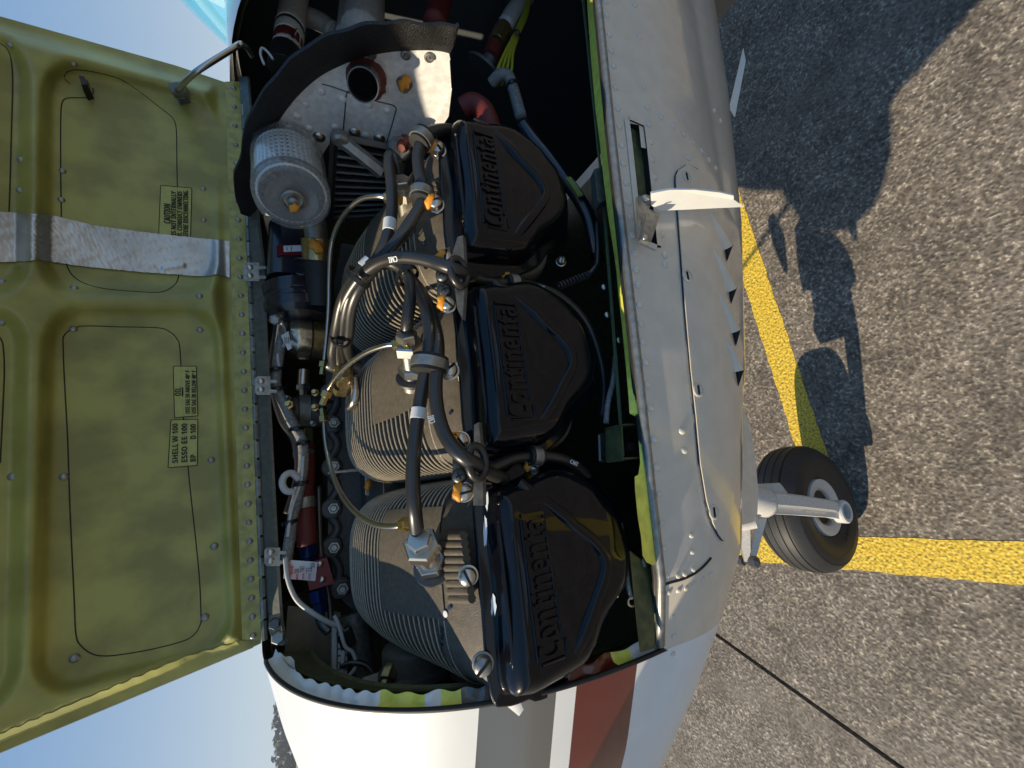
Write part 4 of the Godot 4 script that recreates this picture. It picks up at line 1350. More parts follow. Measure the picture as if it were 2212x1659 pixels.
func make_cylinder(idx: int) -> void:
	var xc: float = CYL_X[idx]
	var core := MB.new()
	var rings := []
	for k in 14:
		var z := 0.06 + 0.276 * k / 13.0
		var r := PackedVector3Array()
		for i in 48: r.append(cyl_pt(xc, z, TAU * i / 48.0, 0.013))
		rings.append(r)
	core.loft(rings)
	var cyl := part("cylinder", core, mats.fin_grey, engine, 180.0)
	cyl.set_meta("label", ["finned grey cylinder nearest the firewall", "finned grey cylinder in the middle of the bank", "finned grey cylinder nearest the nose, stamped with a date"][idx])
	var z := 0.122
	var n := 0
	while z < 0.336:
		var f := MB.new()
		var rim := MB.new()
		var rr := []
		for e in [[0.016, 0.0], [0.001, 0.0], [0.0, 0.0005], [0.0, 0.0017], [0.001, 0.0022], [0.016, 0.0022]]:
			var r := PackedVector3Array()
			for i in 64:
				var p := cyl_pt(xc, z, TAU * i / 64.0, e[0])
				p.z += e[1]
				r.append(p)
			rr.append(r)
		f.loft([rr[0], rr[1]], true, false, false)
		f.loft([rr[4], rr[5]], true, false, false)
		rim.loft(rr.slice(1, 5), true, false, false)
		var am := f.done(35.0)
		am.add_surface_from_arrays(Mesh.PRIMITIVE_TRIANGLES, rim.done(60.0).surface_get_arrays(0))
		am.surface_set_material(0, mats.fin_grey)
		am.surface_set_material(1, mats.fin_rim_lit)
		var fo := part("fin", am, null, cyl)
		z += 0.0082
		n += 1
	# smooth cast saddle round the plug
	var sd := MB.new()
	var rows := []
	var a0: float = [-0.10, -0.10, -0.20][idx]
	var a1: float = [0.6, 0.62, 0.64][idx]
	for k in 15:
		var zz := lerpf(0.236, 0.34, k / 14.0)
		var row := PackedVector3Array()
		var lo := a0 + 0.04 * smoothstep(0.3, 1.0, k / 14.0)
		row.append(cyl_pt(xc, zz, lo, 0.013))
		for i in 25: row.append(cyl_pt(xc, zz, lerpf(lo, a1, i / 24.0), -0.0008))
		row.append(cyl_pt(xc, zz, a1, 0.013))
		rows.append(row)
	var first := PackedVector3Array()
	for p in rows[0]: first.append(Vector3(p.x, CYL_Y + (p.y - CYL_Y) * 0.86, p.z))
	rows.push_front(first)
	sd.loft(rows, false)
	part("plug_saddle", sd, mats.cast_grey, cyl, 40.0)
	# rocker box: smooth cast end that carries the cover
	var rb := MB.new()
	var rbr := []
	for e in [[0.312, 0.012], [0.320, 0.004], [0.328, 0.0], [0.372, 0.001], [0.382, 0.004], [0.386, 0.008]]:
		var r := PackedVector3Array()
		for i in 56:
			var a := TAU * i / 56.0
			var top: float = cyl_top(e[0]) - CYL_Y
			var p := Vector2(0.081 * signf(sin(a)) * pow(absf(sin(a)), 0.55), (top if cos(a) > 0 else 0.09) * signf(cos(a)) * pow(absf(cos(a)), 0.55))
			p -= p.normalized() * e[1]
			r.append(Vector3(xc - 0.002 + p.x, CYL_Y + p.y, e[0]))
		rbr.append(r)
	rb.loft(rbr)
	part("rocker_box", rb, mats.cast_grey, cyl, 60.0)
	# short thick fins over the exhaust port
	var slots: Array = [[[912, 398, 11, 5], [0, 0, 0, 0]], [[962, 772, 15, 6], [0, 0, 0, 0]], [[958, 1158, 17, 9], [0, 0, 0, 0]]][idx]
	var s: Array = slots[0]
	for k in s[3]:
		var dy: float = s[1] + s[2] * k
		var a := P(s[0] + k * 2.2 - 4.0, dy, 0.346)
		var b := P(s[0] + k * 2.2 + 44, dy - 1, 0.388)
		var m := MB.new()
		var d := (b - a).normalized()
		m.tube([a, a.lerp(b, 0.06), b], [0.0022, 0.0036, 0.0036], 8)
		part("port_fin", m, mats.fin_grey, cyl, 60.0)
	# ink dots
	for q in [[[917, 525, 5, "blue_ink"]], [[985, 880, 0, "blue_ink"], [974, 892, 5, "blue_ink"]], [[972, 1313, 6, "blue_ink"], [963, 1326, 7, "chalk"]]][idx]:
		if q[2] == 0: continue
		var p := on_box(xc, q[0], q[1])
		inst("ink_dot", dome_mesh("dot", [[1.0, 0.0], [0.9, 0.06], [0.0, 0.1]], 14), mats[q[3]], cyl, Transform3D(frame(Vector3(0, 1, 0.45), Vector3.BACK).scaled_local(Vector3.ONE * q[2] * px_at(p)), p + Vector3(0, 0.0006, 0.0003)))
	if idx == 2:
		var lines := [["JUN", 1352, 1380], ["3", 1386, 1394], ["_", 1399, 1406], ["2024", 1412, 1440]]
		for l in lines:
			var a := on_box(xc, 955, l[1])
			var b := on_box(xc, 955, l[2])
			var nn := Vector3(0, 1, 0.45).normalized()
			letters(l[0], mats.ink, cyl, (a + b) * 0.5 + nn * 0.0008, b - a, nn.cross(b - a), a.distance_to(b), (12.0 if l[0] != "_" else 2.0) * px_at(a), 0.0004)

func on_box(xc: float, dx: float, dy: float) -> Vector3:    # sight line down onto the top of a cylinder head
	var best := P(dx, dy, 0.38)
	for k in 400:
		var z := 0.39 - 0.0005 * k
		var p := P(dx, dy, z)
		var u := clampf(absf(p.x - xc) / 0.082, 0.0, 0.999)
		var top := CYL_Y + (cyl_top(z) - CYL_Y) * (pow(1.0 - pow(u, 3.6), 1.0 / 3.6) if z > 0.32 else pow(1.0 - pow(u, 3.2), 1.0 / 3.2))
		if p.y < top:
			return best
		best = p
	return best

const COVER := [[0.060, 0.064], [0.0, 0.066], [-0.066, 0.066], [-0.078, 0.056], [-0.079, 0.03], [-0.077, 0.0], [-0.070, -0.014], [-0.052, -0.032], [-0.036, -0.052], [-0.020, -0.066], [0.002, -0.073], [0.022, -0.071], [0.041, -0.066], [0.056, -0.054], [0.069, -0.041], [0.079, -0.022], [0.083, -0.006], [0.081, 0.012], [0.076, 0.031], [0.072, 0.052]]
func cover_ring(xc: float, z: float, inset: float, bump := 0.0) -> PackedVector3Array:
	var pts := []
	for i in COVER.size(): pts.append(Vector3(COVER[i][0] * (1.12 if COVER[i][0] > 0 else 1.06), COVER[i][1] * (1.12 if COVER[i][1] < 0 else 1.0), 0))
	var out := PackedVector3Array()
	var n := COVER.size()
	for i in n:
		for k in 5:
			var a: Vector3 = pts[(i - 1 + n) % n]
			var b: Vector3 = pts[i]
			var c: Vector3 = pts[(i + 1) % n]
			var d: Vector3 = pts[(i + 2) % n]
			var p := b.cubic_interpolate(c, a, d, k / 5.0)
			var ang := atan2(p.y, p.x)
			var len := p.length() - inset + bump * (0.5 + 0.5 * sin(ang * 9.0 + 0.5)) * (1.0 if p.y < 0.03 else 0.25)
			p = p.normalized() * len
			out.append(Vector3(xc + 0.002 + p.x, 1.321 + p.y, z))
	return out

func make_cover(idx: int) -> void:
	var xc: float = CYL_X[idx]
	var m := MB.new()
	m.loft([cover_ring(xc, 0.387, 0.002, 0.005), cover_ring(xc, 0.3875, -0.002, 0.005), cover_ring(xc, 0.390, -0.002, 0.005), cover_ring(xc, 0.391, -0.0005, 0.004), cover_ring(xc, 0.3915, 0.006, 0.001), cover_ring(xc, 0.393, 0.0085), cover_ring(xc, 0.397, 0.0095), cover_ring(xc, 0.405, 0.0105), cover_ring(xc, 0.411, 0.013), cover_ring(xc, 0.4155, 0.017), cover_ring(xc, 0.418, 0.022), cover_ring(xc, 0.4188, 0.027)])
	var cover := part("rocker_cover", m, mats.black_enamel, engine, 60.0)
	cover.set_meta("label", ["glossy black rocker cover nearest the firewall", "glossy black rocker cover in the middle", "glossy black rocker cover nearest the nose, chipped paint on its shoulder"][idx])
	# gasket showing as a thin red-brown line
	var g := MB.new()
	g.loft([cover_ring(xc, 0.3852, 0.003, 0.004), cover_ring(xc, 0.387, 0.003, 0.004)])
	part("gasket", g, mat("gasket_%d" % idx, 0.25, 0.09, 0.05, 0.8), cover, 30.0)
	# lower half stands back behind a raised rib
	var zf := 0.4188
	var rib := MB.new()
	var off := Vector3(xc + 0.002, 1.321, 0)
	var rp := []
	for q in [[0.0745, 0.035], [0.066, 0.026], [0.045, 0.003], [0.034, -0.008], [0.022, -0.022], [0.012, -0.030], [0.004, -0.033], [-0.006, -0.031], [-0.022, -0.019], [-0.044, -0.001], [-0.068, 0.019]]:
		rp.append(off + Vector3(q[0], q[1], zf - 0.0005 - maxf(0.0, q[0] - 0.055) * 0.55 - maxf(0.0, -q[0] - 0.052) * 0.55))
	var rr := []
	var sm := smooth(rp, 4)
	for i in sm.size():
		var d: Vector3 = (sm[mini(i + 1, sm.size() - 1)] - sm[maxi(i - 1, 0)]).normalized()
		var s := d.cross(Vector3.BACK).normalized()
		var r := PackedVector3Array()
		for e in [[-0.0080, -0.003], [-0.0055, 0.003], [-0.0042, 0.0042], [0.0012, 0.0042], [0.0026, 0.003], [0.0055, -0.003]]: r.append(sm[i] + s * e[0] + Vector3.BACK * e[1])
		rr.append(r)
	rib.loft(rr)
	part("raised_rib", rib, mats.black_enamel, cover, 50.0)
	# shoulder beads along the top
	for e in [[0.0555, 0.4085, 0.0022], [0.047, 0.4163, 0.0018]]:
		var b := MB.new()
		b.tube([off + Vector3(-0.055, e[0], e[1]), off + Vector3(-0.05, e[0] + 0.0004, e[1] + 0.0008), off + Vector3(0.045, e[0] + 0.0004, e[1] + 0.0008), off + Vector3(0.05, e[0], e[1])], e[2], 8)
		part("shoulder_bead", b, mats.black_enamel, cover, 180.0)
	# maker's name, raised, underlined, with an open frame round it
	var tx := MB.new()
	var base := off + Vector3(-0.002, 0.030, zf)
	letters("Continental", mats.black_enamel, cover, base + Vector3(0.002, 0.001, 0.0006), Vector3.RIGHT, Vector3.UP, 0.103, 0.0205, 0.0028, true)
	for e in [[-0.049, 0.0115, 0.049, 0.0115], [-0.052, 0.008, -0.052, -0.012], [0.052, 0.008, 0.052, -0.005], [-0.049, -0.0145, -0.04, -0.0145], [-0.036, -0.011, 0.052, -0.0095]]:
		var b := MB.new()
		b.tube([base + Vector3(e[0], e[1], 0.0002), base + Vector3(e[2], e[3], 0.0002)], 0.0013, 6)
		part("raised_line", b, mats.black_enamel, cover, 60.0)
	# screws
	var scr: Array = [[[945, 318, 0.394, 0.0072, 1], [940, 436, 0.394, 0.0072, 1], [963, 556, 0.409, 0.0062, 1], [1105, 600, 0.392, 0.0055, 1], [1213, 562, 0.388, 0.005, 0]], [[966, 655, 0.409, 0.0064, 1], [970, 798, 0.394, 0.0074, 1], [994, 952, 0.409, 0.0068, 1], [1152, 1008, 0.392, 0.0056, 1]], [[1002, 1064, 0.409, 0.0068, 1], [1011, 1247, 0.396, 0.0068, 0], [1043, 1440, 0.397, 0.0070, 0]]][idx]
	for q in scr:
		var c := P(q[0], q[1], q[2])
		var n := Vector3(-0.05, 0.45, 1.0).normalized()
		var sc := slotted_screw(c, n, q[3], cover, mats.dull_metal if q[1] > 1400 else mats.bright_metal)
		var k := MB.new()
		k.box(c + n * q[3] * 0.56, Vector3(q[3] * 1.9, q[3] * 0.28, q[3] * 0.24), frame(n).rotated(n, 0.5 + q[1] * 0.01))
		part("screw_slot", k, mats.void, sc, 20.0)
		if q[4]: paste(P(q[0] - 12.0, q[1] - 2.0, q[2] + 0.001), q[3] * 0.92, sc, int(q[1]))
	# chips where bare primer shows
	for q in [[[1012, 432, 5, 3], [1018, 440, 4, 7]], [[1052, 843, 9, 7], [1036, 880, 7, 12]], [[1048, 1150, 4, 34], [1052, 1085, 3, 22], [1066, 1310, 6, 26], [1112, 1342, 13, 6]]][idx]:
		var c := on_cover(xc, q[0], q[1])
		rng.seed = int(q[1])
		var ch := MB.new()
		var ring := []
		for i in 14:
			var a := TAU * i / 14.0
			var j := rng.randf_range(0.7, 1.15)
			var e := on_cover(xc, q[0] + cos(a) * q[2] * j, q[1] + sin(a) * q[3] * j)
			ring.append(e + to_eye(e) * 0.0009)
		var cen := c + to_eye(c) * 0.0011
		for i in 14: ch.tri(cen, ring[i], ring[(i + 1) % 14])
		part("paint_chip", ch, mats.chalk, cover, 180.0)

func on_cover(xc: float, dx: float, dy: float) -> Vector3:
	var prof := [[0.391, 0.0062], [0.397, 0.0095], [0.405, 0.0105], [0.411, 0.013], [0.4155, 0.017], [0.418, 0.022], [0.4188, 0.027]]
	for k in 60:
		var z := 0.419 - k * 0.0005
		var p := P(dx, dy, z)
		var ins := lut(z, prof.map(func(e): return e[0]), prof.map(func(e): return e[1]))
		if p.y < 1.321 + 0.066 - ins: return p
	return P(dx, dy, 0.391)

func make_plugs() -> void:
	# spark plugs: each leans aft out of its saddle
	var list := [[[882, 492, 0.300], [868, 400, 0.345], [858, 360, 0.36], "spark plug of the cylinder nearest the firewall"], [[892, 812, 0.318], [880, 738, 0.35], [879, 690, 0.36], "spark plug standing on the middle cylinder"], [[934, 1222, 0.335], [908, 1172, 0.372], [898, 1125, 0.378], "spark plug of the cylinder nearest the nose"]]
	for q in list:
		var a := P(q[0][0], q[0][1], q[0][2])
		var b := P(q[1][0], q[1][1], q[1][2])
		var d := (b - a).normalized()
		var l := a.distance_to(b)
		var s := px_at(b)
		var body := MB.new()
		body.lathe(a - d * 0.012, d, [[0.014, 0.0], [0.014, 0.010], [0.0105, 0.011], [0.0105, 0.012 + l * 0.25], [0.009, 0.012 + l * 0.27], [0.009, 0.012 + l]], 24)
		var sp := part("spark_plug", body, mats.bright_metal, engine, 40.0)
		sp.set_meta("label", q[3])
		var ws := MB.new()
		ws.lathe(a - d * 0.004, d, [[0.017, 0.0], [0.017, 0.003], [0.0125, 0.0035]], 28)
		part("washer", ws, mats.dark_metal, sp, 40.0)
		var hx := MB.new()
		hx.lathe(a + d * l * 0.08, d, [[0.0125, 0.0], [0.0135, 0.001], [0.0135, 0.008], [0.0125, 0.009]], 6, 0.3)
		part("plug_hex", hx, mats.steel_tube, sp, 25.0)
		var nt := MB.new()
		nt.lathe(a + d * l * 0.72, d, [[0.0135, 0.0], [0.0150, 0.0015], [0.0150, 0.010], [0.0135, 0.0115]], 6, 0.1)
		part("terminal_nut", nt, mats.bright_metal, sp, 25.0)
		var n2 := MB.new()
		n2.lathe(a + d * (l * 0.72 + 0.0115), d, [[0.0095, 0.0], [0.0100, 0.001], [0.0100, 0.009], [0.009, 0.010], [0.0075, 0.010]], 6, 0.6)
		part("coupling_nut", n2, mats.bright_metal, sp, 25.0)

func make_grommet_brackets() -> void:
	# grey angle brackets that carry the leads down between the covers
	var sets := [[[[950, 540], [972, 533], [984, 640], [960, 668], [944, 662], [943, 560]], [[988, 512], [1000, 508], [1005, 600], [999, 690], [988, 668], [974, 560]], [955, 592], [960, 625], [991, 588], "grey steel angle bracket with rubber grommet between the first and second covers from the firewall"],
		[[[978, 968], [998, 930], [1018, 960], [1022, 1082], [990, 1086], [976, 1078]], [[1024, 918], [1034, 912], [1042, 1000], [1044, 1092], [1022, 1092], [1024, 1000]], [990, 975], [992, 1028], [1030, 998], "grey steel angle bracket with rubber grommet between the middle and nose-end covers"]]
	for s in sets:
		var base := P(s[2][0], s[2][1], 0.4)
		var t := thing("lead_bracket", s[5], "bracket", base)
		var m := MB.new()
		m.prism(s[0].map(func(q): return P(q[0], q[1], 0.402)), Vector3(0, -0.002, -0.002))
		part("mounting_plate", m, mats.dull_metal, t, 25.0)
		var v := MB.new()
		v.prism(s[1].map(func(q): return P(q[0], q[1], 0.414)), Vector3(0.0, -0.004, -0.003))
		part("upright_tab", v, mats.dull_metal, t, 25.0)
		for k in [2, 3]:
			var c := P(s[k][0], s[k][1], 0.406)
			var n := Vector3(0, 0.5, 1).normalized()
			var sc := MB.new()
			sc.lathe(c - n * 0.003, n, [[0.0062, 0.0], [0.006, 0.002], [0.004, 0.0036], [0.0, 0.004]], 16)
			var scr := part("cross_screw", sc, mats.dark_metal, t, 50.0)
			for j in 2:
				var x := MB.new()
				x.box(c + n * 0.0012, Vector3(0.006, 0.0011, 0.0006), frame(n).rotated(n, 0.4 + PI * 0.5 * j))
				part("cross_slot", x, mats.void, scr, 20.0)
		var g := MB.new()
		var gc := P(s[4][0], s[4][1], 0.417)
		var gp := []
		for i in 21:
			var a := TAU * i / 20.0
			gp.append(gc + Vector3(cos(a) * 0.0125 * 1.0, sin(a) * 0.0085, sin(a) * 0.003))
		g.tube(gp, 0.0032, 8, false)
		part("rubber_grommet", g, mats.cable_black, t, 180.0)

# ---------- ignition leads, tubes and hoses ----------
func cable(called: String, label: String, category: String, pts: Array, r: float, m: Material, group := "", per := 6) -> Node3D:
	var q := path(pts, per)
	var t := thing(called, label, category, q[0], group)
	var b := MB.new()
	b.tube(q, r, 14)
	part("cable" if category == "cable" else "tube" if category == "tube" else "run", b, m, t, 180.0)
	return t
func collar(t: Node3D, called: String, c: Array, d: Array, r: float, m: Material) -> void:
	var a := P(c[0], c[1], c[2])
	var b := P(d[0], d[1], d[2])
	var s := MB.new()
	s.lathe(a, b - a, [[r * 0.97, 0.0], [r, 0.0006], [r, a.distance_to(b) - 0.0006], [r * 0.97, a.distance_to(b)]], 18)
	part(called, s, m, t, 60.0)
func tie(label: String, c: Array, dir: Vector3, r: float, flat := 1.0) -> void:
	var p: Vector3 = c[0] if c[0] is Vector3 else P(c[0], c[1], c[2])
	var t := thing("cable_tie", label, "cable tie", p)
	var d := dir.normalized()
	var u := d.cross(Vector3.UP if absf(d.y) < 0.8 else Vector3.RIGHT).normalized()
	var v := d.cross(u)
	var m := MB.new()
	var rings := []
	for k in 25:
		var a := TAU * k / 24.0
		var o := u * cos(a) * r + v * sin(a) * r * flat
		var n := o.normalized()
		rings.append(PackedVector3Array([p + o - d * 0.0022, p + o + n * 0.0012 - d * 0.0022, p + o + n * 0.0012 + d * 0.0022, p + o + d * 0.0022]))
	m.loft(rings, true, false, false)
	part("strap", m, mats.plastic_black, t, 30.0)
	var h := MB.new()
	var e := to_eye(p)
	var hp := p + (e - d * e.dot(d)).normalized() * r * (flat if flat < 1 else 1.0) - Vector3(0, 0, 0)
	h.box(hp, Vector3(0.007, 0.006, 0.005), frame(e, d), 0.001)
	part("lock_head", h, mats.plastic_black, t, 30.0)
func p_clamp(label: String, c: Array, dir: Vector3, r: float, foot: Vector3) -> void:
	var p := P(c[0], c[1], c[2])
	var d := dir.normalized()
	var t := thing("cushion_clamp", label, "clamp", p)
	var m := MB.new()
	m.lathe(p - d * 0.0075, d, [[r, 0.0], [r + 0.0035, 0.0005], [r + 0.0035, 0.0145], [r, 0.015]], 24)
	part("rubber_cushion", m, mats.rubber, t, 40.0)
	var b := MB.new()
	b.lathe(p - d * 0.004, d, [[r + 0.003, 0.0], [r + 0.0046, 0.0], [r + 0.0046, 0.008], [r + 0.003, 0.008]], 24)
	part("metal_band", b, mats.dull_metal, t, 40.0)
	var f := MB.new()
	var mid := p.lerp(foot, 0.6)
	f.box(mid, Vector3(0.0025, 0.009, p.distance_to(foot) * 0.8), frame(foot - p, d))
	part("clamp_foot", f, mats.dull_metal, t, 30.0)
func print_on(t: Node3D, s: String, c: Array, e: Array, h: float, lift: float) -> void:
	var a := P(c[0], c[1], c[2])
	var b := P(e[0], e[1], e[2])
	var mid := (a + b) * 0.5
	var n := to_eye(mid)
	letters(s, mats.chalk, t, mid + n * lift, b - a, n.cross(b - a), a.distance_to(b), h, 0.0003, true, "printed_mark")

func make_leads() -> void:
	var R := 0.0057
	var K: Material = mats.cable_black
	var G := ""
	var l := cable("ignition_lead", "black ignition lead rising from the nose-end spark plug along the cylinder tops", "cable", [[901, 1150, 0.372], [896, 1105, 0.386], [892, 1050, 0.388], [894, 980, 0.388], [903, 900, 0.386], [914, 830, 0.388], [924, 775, 0.392], [928, 720, 0.39], [920, 670, 0.38], [903, 625, 0.36], [880, 592, 0.345], [850, 572, 0.33], [812, 572, 0.31]], R, K, G)
	collar(l, "number_sleeve", [906, 882, 0.3865], [903, 905, 0.3865], R + 0.0008, mats.white_sleeve)
	l = cable("ignition_lead", "black ignition lead dropping from the big clamp into the grommet beside the nose-end cover", "cable", [[1090, 1035, 0.395], [1050, 1018, 0.405], [1030, 1003, 0.415], [1005, 990, 0.42], [980, 968, 0.416], [957, 930, 0.408], [944, 880, 0.404], [941, 830, 0.402], [945, 785, 0.400], [945, 730, 0.39], [930, 672, 0.376], [908, 628, 0.36], [885, 600, 0.352], [872, 575, 0.34]], R, K, G)
	print_on(l, "CMI", [934, 914, 0.412], [930, 898, 0.412], 0.0045, R)
	l = cable("ignition_lead", "black ignition lead bending down into the middle spark plug", "cable", [[878, 722, 0.352], [880, 690, 0.362], [886, 650, 0.362], [886, 612, 0.358], [872, 585, 0.356], [845, 568, 0.352], [812, 567, 0.345], [785, 580, 0.335], [758, 612, 0.32], [738, 655, 0.30], [728, 700, 0.275], [722, 735, 0.25], [718, 765, 0.23], [722, 790, 0.21]], R, K, G)
	collar(l, "number_sleeve", [800, 563, 0.340], [784, 578, 0.336], R + 0.0009, mats.white_sleeve)
	l = cable("ignition_lead", "black ignition lead looping over the spark plug nearest the firewall", "cable", [[862, 372, 0.358], [856, 348, 0.366], [846, 334, 0.368], [841, 350, 0.366], [846, 400, 0.362], [847, 450, 0.36], [842, 490, 0.36], [830, 530, 0.356], [808, 570, 0.342], [785, 600, 0.33], [756, 640, 0.312], [745, 680, 0.29], [740, 720, 0.262], [736, 750, 0.24], [742, 790, 0.21]], R, K, G)
	collar(l, "number_sleeve", [843, 476, 0.360], [841, 500, 0.360], R + 0.0008, mats.white_sleeve)
	l = cable("ignition_lead", "black ignition lead running through two clamps over the end of the firewall-side cover", "cable", [[985, 288, 0.385], [960, 280, 0.395], [930, 286, 0.398], [912, 305, 0.396], [903, 335, 0.392], [905, 370, 0.39], [914, 405, 0.39], [910, 440, 0.388], [888, 478, 0.38], [858, 520, 0.368], [828, 556, 0.352], [800, 590, 0.338], [772, 630, 0.322], [758, 670, 0.30], [754, 715, 0.27], [750, 748, 0.245], [757, 780, 0.215]], R, K, G)
	l = cable("ignition_lead", "black ignition lead arching from the bundle into the grommet beside the firewall-side cover", "cable", [[1080, 618, 0.38], [1030, 600, 0.40], [992, 586, 0.417], [965, 576, 0.416], [935, 566, 0.408], [900, 558, 0.398], [865, 556, 0.386], [832, 562, 0.37], [805, 576, 0.354], [775, 602, 0.333], [748, 645, 0.308], [735, 690, 0.28], [730, 735, 0.25], [732, 785, 0.215]], R, K, G)
	print_on(l, "CMI", [858, 559, 0.388], [840, 562, 0.38], 0.0048, R)
	l = cable("ignition_lead", "thin black lead from the grommet to the underside between firewall-side and middle covers", "cable", [[1000, 590, 0.41], [1050, 608, 0.40], [1100, 612, 0.398], [1150, 617, 0.40], [1210, 640, 0.40], [1262, 690, 0.396], [1292, 760, 0.39], [1305, 830, 0.38], [1300, 900, 0.37]], 0.0042, K, G)
	print_on(l, "CMI", [1160, 617, 0.404], [1176, 622, 0.404], 0.0035, 0.0042)
	l = cable("ignition_lead", "black lead running below the grommet across the gap ahead of the middle cover", "cable", [[1035, 1005, 0.408], [1065, 1008, 0.40], [1110, 990, 0.396], [1160, 985, 0.396], [1215, 992, 0.396], [1255, 1015, 0.39], [1290, 1060, 0.38]], 0.0048, K, G)
	print_on(l, "CMI", [1232, 996, 0.396], [1248, 1003, 0.396], 0.0035, 0.0048)
	# ties and clamps
	tie("black cable tie round the thick bundle of leads above the middle cylinder gap", [775, 598, 0.336], P(760, 620, 0.32) - P(800, 570, 0.34), 0.0145, 0.8)
	tie("black cable tie with square head where the leads split above the middle spark plug", [880, 596, 0.352], P(886, 620, 0.355) - P(865, 580, 0.35), 0.0125, 0.8)
	tie("black cable tie round the three lead ends above the terminal block", [736, 722, 0.258], P(734, 745, 0.245) - P(738, 700, 0.28), 0.017, 0.6)
	p_clamp("wide rubber-lined clamp holding two leads beside the middle cover", [928, 788, 0.394], P(920, 820, 0.392) - P(930, 760, 0.394), 0.0115, P(968, 798, 0.396))
	p_clamp("rubber-lined clamp at the bend of the lead by the firewall-side cover corner", [911, 300, 0.396], P(905, 318, 0.394) - P(922, 290, 0.397), 0.0068, P(945, 314, 0.396))
	p_clamp("rubber-lined clamp on the lead halfway along the firewall-side cover", [912, 420, 0.389], P(905, 448, 0.388) - P(915, 400, 0.39), 0.0068, P(940, 434, 0.395))
	p_clamp("small clamp on the thin lead under the first bracket", [1108, 612, 0.398], P(1130, 614, 0.398) - P(1080, 611, 0.398), 0.0045, P(1105, 600, 0.40))
	p_clamp("small clamp on the lead above the nose-end cover", [1156, 985, 0.396], P(1180, 987, 0.396) - P(1130, 987, 0.396), 0.005, P(1152, 1006, 0.398))
	# terminal block of the magneto that takes the lead ends
	var tb := thing("terminal_block", "small brown metal block where the bundled lead ends plug in", "terminal block", P(735, 800, 0.2))
	var m := MB.new()
	m.box(P(738, 806, 0.195), Vector3(0.045, 0.02, 0.05), Basis(Vector3.UP, 0.2), 0.004)
	part("block", m, mats.gold_chromate, tb, 30.0)
	for k in 3:
		var f := MB.new()
		var p := P(722 + k * 17, 790, 0.205)
		f.lathe(p, Vector3(0.3, 1, 0), [[0.0085, -0.012], [0.0085, 0.004], [0.0072, 0.008]], 14)
		part("rubber_boot", f, mats.cable_black, tb, 50.0)
	# thin steel injection tubes with brass fittings
	var tubes := [[[[836, 427, 0.345], [815, 424, 0.34], [780, 430, 0.32], [750, 455, 0.29], [728, 490, 0.26], [715, 535, 0.23], [711, 600, 0.20], [710, 660, 0.18], [706, 720, 0.165], [700, 780, 0.15]], "long thin steel tube curving from the firewall-side cylinder down past the bundle", [[700, 780, 0.15], [697, 802, 0.148]]],
		[[[856, 744, 0.345], [830, 747, 0.335], [790, 762, 0.31], [750, 790, 0.27], [722, 820, 0.23], [706, 846, 0.2]], "short bright steel tube arching from the middle plug to the manifold", [[708, 843, 0.203], [698, 868, 0.198]]],
		[[[872, 1133, 0.352], [848, 1137, 0.34], [810, 1132, 0.31], [770, 1108, 0.27], [738, 1068, 0.22], [716, 1015, 0.18], [704, 960, 0.155], [700, 915, 0.14], [698, 900, 0.138]], "long thin steel tube sweeping down to the nose-end cylinder", [[700, 912, 0.139], [698, 896, 0.138]]]]
	for q in tubes:
		var t := cable("injection_tube", q[1], "tube", q[0], 0.0026, mats.steel_tube, "", 8)
		var e: Array = q[2]
		var a := P(e[0][0], e[0][1], e[0][2])
		var b := P(e[1][0], e[1][1], e[1][2])
		var n := MB.new()
		n.lathe(a, b - a, [[0.0045, 0.0], [0.0062, 0.001], [0.0062, 0.008], [0.004, 0.009], [0.004, 0.018]], 6)
		part("flare_nut", n, mats.brass, t, 30.0)
		var s: Array = q[0][0]
		var c := P(s[0], s[1], s[2])
		var d := c - P(q[0][1][0], q[0][1][1], q[0][1][2])
		var n2 := MB.new()
		n2.lathe(c - d.normalized() * 0.003, d, [[0.0036, 0.0], [0.0058, 0.001], [0.0058, 0.007], [0.0042, 0.008], [0.0042, 0.014], [0.006, 0.014], [0.006, 0.018]], 6)
		part("nozzle_nut", n2, mats.brass, t, 30.0)
	# small steel elbow below the terminal block
	cable("vent_tube", "short bare steel elbow tube below the bundled lead ends", "tube", [[765, 815, 0.2], [768, 845, 0.2], [764, 868, 0.195], [755, 880, 0.18]], 0.0052, mats.steel_tube)

# ---------- what hangs and stands round the engine ----------
func Z3(q) -> Vector3: return q if q is Vector3 else P(q[0], q[1], q[2])
func ring_of(c: Vector3, n: Vector3, r: float, k := 24) -> PackedVector3Array:
	var b := frame(n)
	var out := PackedVector3Array()
	for i in k: out.append(c + (b.x * cos(TAU * i / k) + b.y * sin(TAU * i / k)) * r)
	return out

